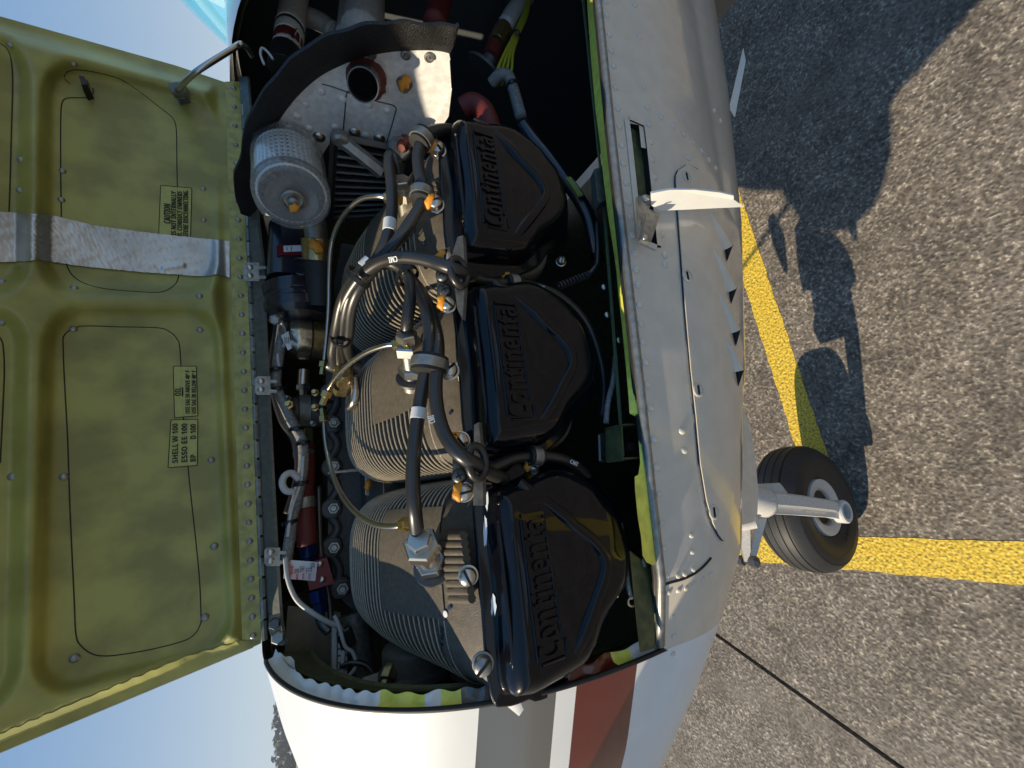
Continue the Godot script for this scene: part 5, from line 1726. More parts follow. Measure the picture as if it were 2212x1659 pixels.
func make_baffle() -> void:
	var X := 0.42
	var t := thing("rear_baffle", "bare aluminium rear baffle with black rubber seal and duct stub, behind the engine", "engine baffle", PX(800, 220, X))
	var m := MB.new()
	var poly := []
	for q in [[975, 190], [970, 113], [920, 108], [850, 112], [780, 125], [740, 140], [690, 165], [650, 200], [620, 235], [595, 275], [578, 320], [565, 400], [570, 470], [580, 515], [610, 520], [640, 500], [655, 400], [718, 300], [728, 291], [745, 291], [880, 325], [905, 300], [945, 268]]:
		poly.append(PX(q[0], q[1], X))
	m.prism(poly, Vector3(0.003, 0, 0))
	part("sheet", m, mats.baffle_metal, t, 20.0)
	# folded rim that carries the seal
	var rim := [[973, 130], [920, 124], [850, 128], [782, 142], [745, 156], [697, 180], [660, 213], [632, 246], [608, 284], [592, 326]]
	var sm := MB.new()
	var prev := []
	for i in rim.size():
		var a := PX(rim[i][0], rim[i][1], X - 0.0012)
		var o := PX(lut(i, [0, 9], [971, 582]) if false else rim[i][0] - [4, 6, 6, 8, 10, 12, 14, 15, 16, 16][i], rim[i][1] - [18, 18, 18, 18, 16, 14, 12, 10, 8, 5][i], X - 0.0022)
		var cur := [PX(rim[i][0], rim[i][1], X), a, o]
		if prev.size():
			for k in 2: sm.quad(prev[k], prev[k + 1], cur[k + 1], cur[k])
		prev = cur
	part("rim_strip", sm, mats.baffle_metal, t, 20.0)
	var outer := [[992, 56], [960, 57], [900, 52], [845, 50], [780, 58], [720, 75], [660, 105], [610, 150], [570, 200], [540, 250], [525, 300], [521, 340], [506, 378], [510, 430], [520, 462]]
	var inn := [[972, 116], [945, 110], [895, 109], [840, 113], [785, 124], [738, 141], [692, 165], [652, 199], [620, 236], [594, 277], [578, 322], [570, 355], [566, 395], [566, 435], [568, 470]]
	var sr := []
	var fo := []
	var fi := []
	for q in outer: fo.append(PX(q[0], q[1], X - 0.022))
	for q in inn: fi.append(PX(q[0], q[1], X - 0.004))
	fo = smooth(fo, 5); fi = smooth(fi, 5)
	for i in fo.size():
		var w := Vector3(-0.0015 * sin(i * 0.9), 0, 0)
		sr.append(PackedVector3Array([fi[i], fi[i].lerp(fo[i], 0.35) + Vector3(-0.003, 0, 0), fi[i].lerp(fo[i], 0.7) + w + Vector3(-0.002, 0, 0), fo[i] + w, fo[i] + w + Vector3(0.0035, 0.001, 0), fi[i] + Vector3(0.0035, 0, 0)]))
	var rs := MB.new()
	rs.loft(sr)
	part("rubber_seal", rs, mats.seal_rubber, t, 50.0)
	for q in [[1015, 355], [765, 405], [580, 500], [458, 665], [378, 815], [1240, 358], [1393, 375]]:
		var p := PX(466.3 + 0.3307 * q[0], 0.3307 * q[1], X - 0.003)
		var r := MB.new()
		r.lathe(p, Vector3.LEFT, [[0.0052, 0.0], [0.0048, 0.0012], [0.0034, 0.0016], [0.003, 0.0006], [0.0014, 0.0006], [0.0012, 0.0018], [0.0, 0.0018]], 16)
		part("pop_rivet", r, mats.dull_metal, t, 40.0)
	for q in [[690, 597], [590, 680], [530, 760], [830, 645], [782, 830], [610, 838], [1000, 685], [1120, 720], [975, 880], [475, 835], [1105, 592]]:
		rivet(PX(466.3 + 0.3307 * q[0], 0.3307 * q[1], X - 0.0002), Vector3.LEFT, 0.0044, mats.baffle_metal, t)
	for q in [[675, 893], [907, 863], [1068, 903]]:
		rivet(PX(466.3 + 0.3307 * q[0], 0.3307 * q[1], X - 0.0002), Vector3.LEFT, 0.0072, mats.steel_tube, t, "pan_screw")
	# pressed panel lines
	for s in [[[618, 278], [625, 245], [650, 208], [681, 180], [750, 199], [748, 205], [741, 288]], [[750, 199], [820, 220], [853, 230], [852, 250], [835, 308]], [[600, 300], [622, 243], [672, 176]]]:
		var pts := []
		for q in s: pts.append(PX(q[0], q[1], X - 0.0003))
		var g := MB.new()
		g.tube(smooth(pts, 4), 0.0007, 5)
		part("panel_line", g, mats.dark_metal, t, 180.0)
	# orange paste over a stud
	var st := MB.new()
	st.lathe(PX(874, 180, X), Vector3.LEFT, [[0.009, 0.0], [0.008, 0.002], [0.004, 0.002], [0.004, 0.009], [0.0, 0.009]], 12)
	var so := part("stud", st, mats.dull_metal, t, 40.0)
	paste(PX(873, 180, X - 0.007), 0.0075, so, 3)
	paste(PX(873, 188, X - 0.004), 0.005, so, 8)
	# duct stub with its red sealed boot
	var c0 := PX(792, 168, X)
	var c1 := PX(784, 184, X - 0.045)
	var d := c1 - c0
	var rr := 33.0 * px_at(c1)
	var tube := MB.new()
	tube.lathe(c0, d, [[rr, 0.0], [rr, d.length()], [rr * 0.92, d.length()], [rr * 0.9, 0.004], [0.0, 0.003]], 32)
	var stub := part("duct_stub", tube, mats.dark_metal, t, 40.0)
	var hole := MB.new()
	hole.lathe(c0, d, [[rr * 0.89, 0.0], [rr * 0.89, d.length() * 0.35], [0.0, d.length() * 0.35]], 24)
	part("duct_bore", hole, mats.void, stub, 40.0)
	rng.seed = 9
	var boot := MB.new()
	var rings := []
	for k in 5:
		var r := PackedVector3Array()
		var b := frame(d)
		for i in 30:
			var a := TAU * i / 30.0
			var q: float = rr * [1.42, 1.36, 1.28, 1.12, 1.02][k] * (1.0 + rng.randf_range(-0.05, 0.05) * (1.0 if k < 4 else 0.3))
			r.append(c0 + (b.x * cos(a) + b.y * sin(a)) * q + d * [0.0, 0.12, 0.25, 0.34, 0.42][k])
		rings.append(r)
	boot.loft(rings, true, false, false)
	part("sealed_boot", boot, mats.red_rubber, stub, 60.0)
	# side return of the baffle by the corner
	var sd := MB.new()
	var c := []
	for q in [[975, 190], [968, 250], [946, 284], [938, 268]]: c.append(PX(q[0], q[1], X - 0.004))
	sd.prism(c, Vector3(-0.002, 0, 0.001))
	part("corner_return", sd, mats.baffle_metal, t, 20.0)

func make_oil_cooler() -> void:
	var X := 0.412
	var t := thing("oil_cooler", "black oil cooler core with rows of wavy fins under the baffle", "oil cooler", PX(780, 380, X))
	var tl := PX(722, 292, X); var tr := PX(884, 326, X); var br := PX(850, 470, X); var bl := PX(712, 480, X)
	var m := MB.new()
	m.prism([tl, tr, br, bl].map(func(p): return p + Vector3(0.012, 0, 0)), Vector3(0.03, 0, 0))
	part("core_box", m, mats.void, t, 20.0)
	for side in [[tl, bl], [tl, tr]]:
		var fr := MB.new()
		fr.tube([side[0], side[1]], 0.0045, 4)
		part("frame_rail", fr, mats.dark_metal, t, 20.0)
	for k in 12:
		var f := (k + 0.6) / 12.0
		var a := tl.lerp(bl, f); var b := tr.lerp(br, f)
		var bar := MB.new()
		bar.tube([a + Vector3(0.004, 0, 0), b + Vector3(0.004, 0, 0)], 0.0019, 4)
		part("core_tube", bar, mats.dark_metal, t, 20.0)
		var z := []
		var h := (bl - tl) / 12.0 * 0.36
		for i in 57: z.append(a.lerp(b, 0.05 + 0.93 * i / 56.0) + h * (1.0 if i % 2 == 0 else -0.0) + h * 0.55)
		var zz := MB.new()
		zz.tube(z, 0.0009, 4)
		part("wavy_fin", zz, mats.dull_metal, t, 60.0)
	# brace in front
	var brc := thing("brace_bar", "grey metal brace bar running diagonally over the oil cooler core", "brace", PX(770, 330, 0.39))
	var q := MB.new()
	q.tube([PX(733, 298, 0.392), PX(757, 318, 0.385), PX(825, 372, 0.372)], [0.0085, 0.0075, 0.0085], 6)
	part("bar", q, mats.dull_metal, brc, 30.0)
	var h := MB.new()
	h.lathe(PX(734, 298, 0.388), Vector3.LEFT, [[0.0095, -0.004], [0.0095, 0.004], [0.006, 0.006], [0.0, 0.006]], 8)
	part("bar_end", h, mats.dull_metal, brc, 30.0)
	var cap := thing("drain_plug", "grey hex plug at the corner of the oil cooler by the baffle", "plug", PX(866, 322, 0.38))
	var cm := MB.new()
	cm.lathe(PX(862, 318, 0.39), PX(868, 330, 0.37) - PX(862, 318, 0.39), [[0.011, 0.0], [0.013, 0.002], [0.013, 0.011], [0.010, 0.014], [0.0, 0.014]], 8)
	part("plug_head", cm, mats.dull_metal, cap, 30.0)
	var cr := MB.new()
	cr.lathe(PX(876, 303, 0.395), Vector3(-1, 0.4, 0.3), [[0.007, 0.0], [0.007, 0.016], [0.004, 0.020], [0.0, 0.02]], 12)
	part("red_cap", cr, mats.red_rubber, cap, 40.0)
	# maker's label of the cooler
	var lb := thing("label_plate", "small dark label lettered NIAGARA beside the firewall-side cover", "label", PX(968, 293, 0.392))
	var lm := MB.new()
	var lp := [PX(950, 289, 0.392), PX(985, 285, 0.392), PX(988, 304, 0.392), PX(953, 310, 0.392)]
	lm.prism(lp, Vector3(0.001, 0, 0))
	part("plate", lm, mats.dark_metal, lb, 20.0)
	letters("NIAGARA", mats.chalk, lb, (lp[0] + lp[1]) * 0.5 + (lp[3] - lp[0]) * 0.3 + Vector3(-0.0008, 0, 0), lp[0] - lp[1], lp[0] - lp[3], lp[0].distance_to(lp[1]) * 0.8, lp[0].distance_to(lp[3]) * 0.28, 0.0003)
	letters("PART", mats.chalk, lb, (lp[0] + lp[1]) * 0.5 + (lp[3] - lp[0]) * 0.72 + Vector3(-0.0008, 0, 0), lp[0] - lp[1], lp[0] - lp[3], lp[0].distance_to(lp[1]) * 0.7, lp[0].distance_to(lp[3]) * 0.24, 0.0003)

func make_canister() -> void:
	var a := PX(623, 340, 0.398)
	var b := PX(633, 433, 0.318)
	var d := (b - a).normalized()
	var l := a.distance_to(b)
	var r := 75.0 * px_at(b)
	var t := thing("filter_canister", "clear plastic filter canister with white mesh inside, fixed to the rear baffle", "filter", a)
	var el := MB.new()
	el.lathe(a, d, [[r * 0.86, 0.0], [r * 0.86, l * 0.9], [0.0, l * 0.9]], 40)
	part("filter_element", el, mottled("filter_cloth", [0.16, 0.165, 0.165], 0.2, 0.8, 0.0, {"scale": 20.0, "seed": 81}), t, 40.0)
	var me := MB.new()
	for k in 10:
		var h := l * (0.06 + 0.80 * k / 9.0)
		var ring := ring_of(a + d * h, d, r * 0.885, 40)
		var pts := Array(ring); pts.append(ring[0])
		me.tube(pts, 0.0016, 4, false)
	var b2 := frame(d)
	for k in 40:
		var an := TAU * k / 40.0
		var o: Vector3 = (b2.x * cos(an) + b2.y * sin(an)) * r * 0.89
		me.tube([a + d * l * 0.05 + o, a + d * l * 0.88 + o], 0.0017, 4)
	var mo := part("mesh_screen", me, mats.white_sleeve, t, 60.0)
	mo.set_meta("kind", "stuff")
	var cl := MB.new()
	cl.lathe(a, d, [[r * 1.03, -0.002], [r * 1.03, l * 0.18], [r * 0.99, l * 0.2], [r * 1.02, l * 0.26], [r * 1.03, l * 0.9], [r * 1.0, l * 0.97], [r * 0.93, l], [r * 0.72, l * 1.005], [r * 0.6, l * 0.985], [r * 0.3, l * 0.975], [0.0, l * 0.975]], 56)
	part("clear_cover", cl, mats.clear_plastic, t, 40.0)
	var wr := MB.new()
	wr.lathe(a + d * l * 0.80, d, [[r * 1.035, 0.0], [r * 1.04, 0.001], [r * 1.04, 0.004], [r * 1.035, 0.005]], 56)
	part("marked_band", wr, mats.braid, t, 40.0)
	var hub := MB.new()
	hub.lathe(a + d * l * 0.975, d, [[r * 0.33, 0.0], [r * 0.32, 0.003], [r * 0.27, 0.004], [r * 0.25, 0.002], [r * 0.15, 0.002], [r * 0.14, 0.006], [r * 0.06, 0.008], [r * 0.05, 0.016], [0.0, 0.016]], 28)
	var hb := part("end_hub", hub, mats.dull_metal, t, 40.0)
	paste(a + d * (l * 0.975 + 0.016), 0.0055, hb, 4)
	var word := "AA D9-14  1-PMA"
	for i in word.length():
		if word[i] == " ": continue
		var an := -2.7 + i * 0.30
		var o: Vector3 = b2.x * cos(an) + b2.y * sin(an)
		letters(word[i], mats.braid, t, a + d * (l * 1.005 + 0.0008) + o * r * 0.79, b2.x * -sin(an) + b2.y * cos(an), -o, 0.0042, 0.0065, 0.0004, false, "moulded_letter")
	# outlet pipe below with clamp
	var o := thing("outlet_pipe", "stubby grey pipe and brass clamp with orange paste below the filter canister", "pipe", P(682, 500, 0.17))
	var p := MB.new()
	p.tube([P(672, 440, 0.19), P(680, 480, 0.18), P(684, 518, 0.17)], 0.0145, 18)
	part("pipe", p, mats.dull_metal, o, 40.0)
	var cm := MB.new()
	cm.lathe(P(684, 516, 0.172), P(686, 552, 0.162) - P(684, 516, 0.172), [[0.016, 0.0], [0.0195, 0.001], [0.0195, 0.028], [0.016, 0.029]], 20)
	part("band_clamp", cm, mats.gold_chromate, o, 30.0)
	paste(P(683, 532, 0.195), 0.010, o, 12)
	var hs := MB.new()
	hs.tube([P(686, 548, 0.163), P(690, 600, 0.15), P(692, 660, 0.135)], 0.018, 16)
	part("dark_hose", hs, mats.rubber, o, 40.0)

func make_magneto() -> void:
	var t := thing("magneto", "blue-black magneto with a red and white label plate", "magneto", P(645, 600, 0.1))
	var m := MB.new()
	var rings := []
	for q in [[502, 0.030, 0.034], [510, 0.036, 0.040], [560, 0.037, 0.042], [622, 0.038, 0.043]]:
		var c := P(642, q[0], 0.105)
		var r := PackedVector3Array()
		for i in 32:
			var a := TAU * i / 32.0
			r.append(c + Vector3(0, q[1] * signf(sin(a)) * pow(absf(sin(a)), 0.5), q[2] * signf(cos(a)) * pow(absf(cos(a)), 0.5)))
		rings.append(r)
	m.loft(rings)
	var body := part("housing", m, mats.blue_black, t, 50.0)
	var c0 := P(640, 622, 0.105)
	var c1 := P(648, 690, 0.105)
	var b := MB.new()
	var l := c0.distance_to(c1)
	b.lathe(c0, c1 - c0, [[0.040, 0.0], [0.044, 0.003], [0.044, l * 0.35], [0.042, l * 0.4], [0.042, l * 0.55], [0.0445, l * 0.6], [0.0445, l * 0.85], [0.036, l], [0.0, l]], 40)
	part("drive_end", b, mats.blue_black, t, 35.0)
	# raised mark on the flank: ring with a K beside it
	var f := P(655, 590, 0.1475)
	var rg := MB.new()
	var pts := Array(ring_of(P(650, 575, 0.147), Vector3(0, 0.1, 1), 0.0125, 20)); pts.append(pts[0])
	rg.tube(pts, 0.0016, 6, false)
	part("raised_ring", rg, mats.blue_black, body, 60.0)
	letters("O", mats.blue_black, body, P(650, 575, 0.147), Vector3.RIGHT, Vector3.UP, 0.008, 0.010, 0.002, true, "raised_letter")
	letters("K", mats.blue_black, body, P(650, 606, 0.147), Vector3.RIGHT, Vector3.UP, 0.022, 0.024, 0.002, true, "raised_letter")
	var lp := [[597, 529], [663, 527], [665, 550], [598, 551]]
	var z := 0.149
	var lm := MB.new()
	lm.prism(lp.map(func(q): return P(q[0], q[1], z)), Vector3(0, 0, -0.004))
	var lb := part("label_plate", lm, mat("label_red", 0.14, 0.004, 0.012, 0.4), t, 20.0)
	lb.set_meta("label", "small red label plate with a white data field")
	var w := MB.new()
	w.prism([[612, 531], [661, 529], [662, 542], [613, 544]].map(func(q): return P(q[0], q[1], z + 0.0006)), Vector3(0, 0, -0.0004))
	part("white_field", w, mats.paper, lb, 20.0)
	for q in [[620, 541, 534], [629, 542, 532]]:
		var pl := MB.new()
		pl.tube([P(q[0], q[1], z + 0.0009), P(q[0], q[2], z + 0.0009)], 0.0004, 4)
		part("print_line", pl, mats.rubber, lb, 30.0)
	var sc := MB.new()
	sc.lathe(P(596, 690, 0.13), Vector3(-0.6, 0.2, 1), [[0.007, 0.0], [0.0075, 0.001], [0.0075, 0.006], [0.005, 0.008], [0.0, 0.008]], 6)
	part("mounting_nut", sc, mats.dull_metal, t, 30.0)
	var ot := thing("coupling_sleeve", "short shiny metal sleeve beside the magneto drive end", "sleeve", P(685, 668, 0.12))
	var om := MB.new()
	om.lathe(P(697, 654, 0.115), P(700, 683, 0.113) - P(697, 654, 0.115), [[0.012, 0.0], [0.013, 0.001], [0.013, 0.018], [0.012, 0.019]], 20)
	part("sleeve", om, mats.bright_metal, ot, 40.0)

func make_filler_and_manifold() -> void:
	var c := P(668, 732, 0.075)
	var s := px_at(c)
	var t := thing("oil_filler", "gold and chrome oil filler cap on its neck beside the hinge rail", "filler cap", c)
	var up := Vector3(0.0, 1, 0.12)
	var n := MB.new()
	n.lathe(c - up * 34.0 * s, up, [[46 * s, 0.0], [46 * s, 32 * s], [44 * s, 34 * s]], 36)
	part("neck", n, mats.gold_chromate, t, 40.0)
	var cap := MB.new()
	var rings := []
	var b := frame(up, Vector3.BACK)
	for e in [[44, 0], [48, 2], [48, 24], [46, 30], [42, 40], [36, 43], [0.1, 44]]:
		var r := PackedVector3Array()
		for i in 60:
			var a := TAU * i / 60.0
			var k: float = e[0] * (1.0 + (0.035 * smoothstep(0.2, 0.8, 0.5 + 0.5 * cos(a * 6.0)) if e[1] > 1 and e[1] < 26 else 0.0))
			r.append(c + up.normalized() * e[1] * s + (b.x * cos(a) + b.y * sin(a)) * k * s)
		rings.append(r)
	cap.loft(rings)
	part("cap", cap, mottled("cap_metal", [0.5, 0.44, 0.33], 0.2, 0.22, 0.95, {"scale": 14.0, "seed": 82}), t, 40.0)
	# fuel manifold: stack of discs with studs and unions
	var f := P(658, 890, 0.06)
	s = px_at(f)
	var v := thing("fuel_manifold", "round grey fuel distribution manifold with unions beside the crankcase", "manifold", f)
	var m := MB.new()
	m.lathe(f + Vector3(0, -12 * s, 0), Vector3.UP, [[35 * s, 0.0], [37 * s, 1 * s], [37 * s, 22 * s], [35 * s, 23 * s]], 36)
	part("centre_disc", m, mats.rail_metal, v, 40.0)
	var m2 := MB.new()
	m2.lathe(f + Vector3(0, 12 * s, 0), Vector3.UP, [[32 * s, 0.0], [32 * s, 12 * s], [20 * s, 16 * s], [16 * s, 30 * s], [0.0, 30 * s]], 30)
	part("top_cover", m2, mats.case_grey, v, 40.0)
	var m3 := MB.new()
	m3.lathe(f + Vector3(0, -12 * s, 0), Vector3.DOWN, [[32 * s, 0.0], [32 * s, 22 * s], [24 * s, 26 * s], [0.0, 26 * s]], 30)
	part("outlet_body", m3, mats.case_grey, v, 40.0)
	for q in [[626, 876, 0.10, 9], [624, 862, 0.09, 6], [626, 912, 0.09, 6], [682, 882, 0.1, 8], [678, 916, 0.1, 6], [682, 850, 0.09, 8]]:
		var p := P(q[0], q[1], q[2])
		var u := MB.new()
		u.lathe(p, Vector3(0, 0.25, 1), [[q[3] * s * 0.9, -0.01], [q[3] * s, 0.0], [q[3] * s, 0.006], [q[3] * s * 0.6, 0.007], [q[3] * s * 0.55, 0.014], [q[3] * s * 0.3, 0.014]], 6)
		part("union_nut", u, mats.brass if q[3] > 7 else mats.dull_metal, v, 30.0)
	var i0 := MB.new()
	i0.tube([P(655, 800, 0.06), P(655, 836, 0.06)], 0.0085, 14)
	part("inlet_tube", i0, mats.bright_metal, v, 40.0)
	var i1 := MB.new()
	i1.lathe(P(655, 832, 0.06), Vector3(-1, 0, 0), [[0.009, 0.0], [0.0105, 0.001], [0.0105, 0.008], [0.006, 0.009], [0.005, 0.03]], 6)
	part("inlet_nut", i1, mats.steel_tube, v, 30.0)
	var i2 := MB.new()
	i2.lathe(P(659, 926, 0.06), Vector3(-1, 0, 0), [[0.009, 0.0], [0.011, 0.001], [0.011, 0.02], [0.008, 0.024]], 6)
	part("outlet_nut", i2, mats.gold_chromate, v, 30.0)

func make_harness() -> void:
	# wiring loom along the hinge side
	var l := cable("wiring_loom", "grey braided wiring loom running beside the hinge rail", "wiring loom", [[612, 690, 0.09], [606, 740, 0.1], [600, 790, 0.1], [596, 830, 0.105], [612, 870, 0.1], [630, 910, 0.1], [652, 950, 0.1], [656, 1000, 0.1], [648, 1050, 0.1], [634, 1110, 0.1], [625, 1170, 0.11], [618, 1215, 0.115]], 0.0065, mats.braid)
	var dk := MB.new()
	dk.tube(path([[600, 700, 0.085], [592, 760, 0.09], [588, 800, 0.09], [594, 850, 0.09], [612, 910, 0.09], [636, 950, 0.09], [646, 1000, 0.095], [640, 1050, 0.095], [622, 1110, 0.095]]), 0.0058, 10)
	part("dark_strand", dk, mats.cable_black, l, 180.0)
	for q in [[[608, 730, 0.1], [600, 770, 0.105], [606, 800, 0.106]], [[655, 985, 0.108], [650, 1040, 0.108], [630, 1100, 0.108], [622, 1160, 0.115]], [[606, 690, 0.1], [616, 720, 0.1], [612, 750, 0.105]]]:
		var w := MB.new()
		w.tube(path(q), 0.0022, 8)
		part("white_wire", w, mats.wire_white, l, 180.0)
	for q in [[597, 800], [600, 842], [640, 928], [655, 958], [650, 1045], [626, 1128], [620, 1205]]:
		tie("%s cable tie along the wiring loom, counted from the magneto" % ["first", "second", "third", "fourth", "fifth", "sixth", "last"][[597, 600, 640, 655, 650, 626, 620].find(q[0])], [q[0], q[1], 0.102], P(q[0] + 4, q[1] + 20, 0.102) - P(q[0], q[1], 0.102), 0.0085)
	var lp := cable("string_loop", "frayed white lacing loop tied to the wiring loom", "cord", [[646, 1035, 0.108], [630, 1022, 0.112], [615, 1028, 0.115], [610, 1045, 0.116], [618, 1060, 0.115], [634, 1062, 0.112]], 0.0042, mats.wire_white)
	# white wire that leaves the loom towards the nose
	cable("white_wire", "loose white wire drooping from the loom past the paper tag to the nose", "wire", [[617, 1205, 0.125], [620, 1240, 0.13], [628, 1270, 0.13], [645, 1300, 0.13], [680, 1327, 0.13], [715, 1347, 0.125], [735, 1356, 0.12], [742, 1390, 0.12], [740, 1430, 0.12], [735, 1475, 0.12]], 0.0027, mats.wire_white)
	cable("white_wire", "second white wire looping above the ribbed connector", "wire", [[722, 1330, 0.125], [732, 1350, 0.125], [745, 1395, 0.125], [762, 1410, 0.125], [768, 1440, 0.125], [745, 1470, 0.12]], 0.0022, mats.wire_white)
	# brackets on the rail
	for q in [[544, 587, "grey two-hole bracket on the hinge rail near the magneto"], [568, 833, "grey two-hole bracket on the hinge rail beside the manifold"], [589, 1203, "grey two-hole bracket on the hinge rail by the paper tag"]]:
		var t := thing("rail_bracket", q[2], "bracket", P(q[0], q[1], 0.105))
		var m := MB.new()
		var w := 19.0
		var zz := 0.121
		m.prism([[-18, -15], [-12, -20], [16, -20], [16, -13], [30, -12], [30, -6], [16, -5], [16, 8], [30, 9], [30, 15], [16, 16], [16, 20], [-12, 20], [-18, 14]].map(func(e): return P(q[0] + e[0], q[1] + e[1], zz)), Vector3(0, 0, -0.002))
		part("plate", m, mats.dull_metal, t, 20.0)
		for s in [-10, 8]:
			rivet(P(q[0] - 4, q[1] + s, zz), Vector3.BACK, 0.004, mats.bright_metal, t, "pop_rivet")
	# red hoses and transducer with its paper tag
	var h := cable("red_hose", "dull red fire-sleeved hose below the loom, clamped at both ends", "hose", [[657, 960, 0.075], [660, 1000, 0.075], [657, 1060, 0.075], [660, 1120, 0.08], [664, 1180, 0.085]], 0.0125, mats.red_rubber)
	for q in [[657, 1075, 659, 1098], [661, 1150, 663, 1162], [655, 975, 656, 985]]:
		collar(h, "hose_clamp", [q[0], q[1], 0.078], [q[2], q[3], 0.079], 0.0135, mats.dull_metal)
	var e := MB.new()
	e.lathe(P(664, 1178, 0.085), Vector3(-1, -0.1, 0.1), [[0.010, 0.0], [0.0115, 0.002], [0.0115, 0.014], [0.008, 0.015], [0.008, 0.03]], 6)
	part("blue_end_fitting", e, mat("anodised_blue", 0.01, 0.03, 0.12, 0.3, 0.6), h, 30.0)
	var b := thing("fuel_transducer", "red anodised transducer block with two screws under the paper tag", "transducer", P(690, 1240, 0.085))
	var bm := MB.new()
	bm.prism([[655, 1220], [706, 1204], [722, 1260], [669, 1276]].map(func(q): return P(q[0], q[1], 0.1)), Vector3(0, 0, -0.035))
	part("block", bm, mats.red_box, b, 20.0)
	for q in [[692, 1218], [697, 1252]]:
		rivet(P(q[0], q[1], 0.1), Vector3.BACK, 0.0042, mats.bright_metal, b, "cap_screw")
	var bf := MB.new()
	bf.lathe(P(685, 1272, 0.085), Vector3(-1, -0.15, 0), [[0.012, 0.0], [0.012, 0.014], [0.008, 0.016], [0.008, 0.03]], 6)
	part("outlet_fitting", bf, mats.anodised_blue, b, 30.0)
	var pt := thing("paper_tag", "white paper tag with red print and handwritten figures on the transducer", "paper tag", P(650, 1232, 0.115))
	var pm := MB.new()
	var grid := []
	for i in 9:
		var row := PackedVector3Array()
		for k in 7:
			var u := i / 8.0
			var w := k / 6.0
			var p := Vector2(621, 1243).lerp(Vector2(616, 1210), u).lerp(Vector2(680, 1258).lerp(Vector2(685, 1214), u), w) if false else Vector2(616, 1209).lerp(Vector2(686, 1214), u).lerp(Vector2(612, 1250).lerp(Vector2(681, 1255), u), w)
			row.append(P(p.x, p.y, 0.118 + 0.004 * sin(u * 2.6 + w)))
		grid.append(row)
	pm.loft(grid, false)
	part("card", pm, mats.paper, pt, 180.0)
	var red := mat("red_print", 0.5, 0.02, 0.04, 0.6)
	for q in [["Electronics International Inc.", 624, 1248, 1214, 0.0042, 1], ["Bend, Oregon", 631, 1240, 1222, 0.0033, 1], ["Built by:", 642, 1252, 1240, 0.0034, 1], ["DM", 641, 1238, 1229, 0.0052, 0], ["Tested by:", 655, 1252, 1238, 0.0034, 1], ["TNT", 653, 1236, 1222, 0.0048, 0], ["QC'd by:", 669, 1252, 1238, 0.0034, 1], ["32", 667, 1236, 1226, 0.0062, 0], ["2624", 675, 1227, 1216, 0.0046, 0]]:
		var a := P(q[1], q[2], 0.1238); var bb := P(q[1], q[3], 0.1238)
		letters(q[0], red if q[5] else mats.ink, pt, (a + bb) * 0.5, bb - a, Vector3.UP, a.distance_to(bb), q[4], 0.0003, q[5] == 1, "print")
	# small paper label by the filler cap
	var sl := thing("wire_label", "small white folded wire label beside the oil filler cap", "label", P(618, 738, 0.11))
	var sm := MB.new()
	sm.prism([[607, 725], [623, 715], [630, 752], [622, 757]].map(func(q): return P(q[0], q[1], 0.115)), Vector3(0, 0, -0.0008))
	part("paper", sm, mats.paper, sl, 20.0)
	for k in 3:
		var a := P(616 + k * 4, 742, 0.1155); var bb := P(615 + k * 4, 728, 0.1155)
		var pl := MB.new()
		pl.tube([a, bb], 0.0004, 4)
		part("print_line", pl, mats.rubber, sl, 30.0)

func make_rail() -> void:
	# fixed metal rail on the cowl top that the hinge is screwed to
	var m := MB.new()
	var a := [[516, 165], [524, 300], [533, 480], [540, 560], [548, 760], [560, 1000], [570, 1200], [580, 1345], [590, 1392]]
	var prev := []
	for i in a.size():
		var w := lut(i, [0, 3, 8], [18, 26, 26])
		var p0 := P(a[i][0], a[i][1], 0.1025)
		var p1 := P(a[i][0] + w, a[i][1], 0.118)
		var cur := [p0, p1, p1 + Vector3(0, -0.003, -0.001)]
		if prev.size():
			for k in 2: m.quad(prev[k], prev[k + 1], cur[k + 1], cur[k])
		prev = cur
	var r := part("hinge_rail", m, mats.rail_metal, plane, 30.0)
	var e := MB.new()
	e.prism([[583, 1330], [604, 1325], [612, 1395], [590, 1392], [580, 1360]].map(func(q): return P(q[0], q[1], 0.121)), Vector3(0, 0, -0.002))
	part("end_plate", e, mats.rail_metal, r, 20.0)
	for q in [[594, 1346, 0.0065], [601, 1376, 0.0075]]:
		var n := MB.new()
		n.lathe(P(q[0], q[1], 0.12), Vector3(0, 0.2, 1), [[q[2], 0.0], [q[2], 0.003], [q[2] * 0.8, 0.0045], [0.0, 0.0045]], 6)
		part("end_bolt", n, mats.dark_metal if q[2] < 0.007 else mats.dull_metal, r, 30.0)

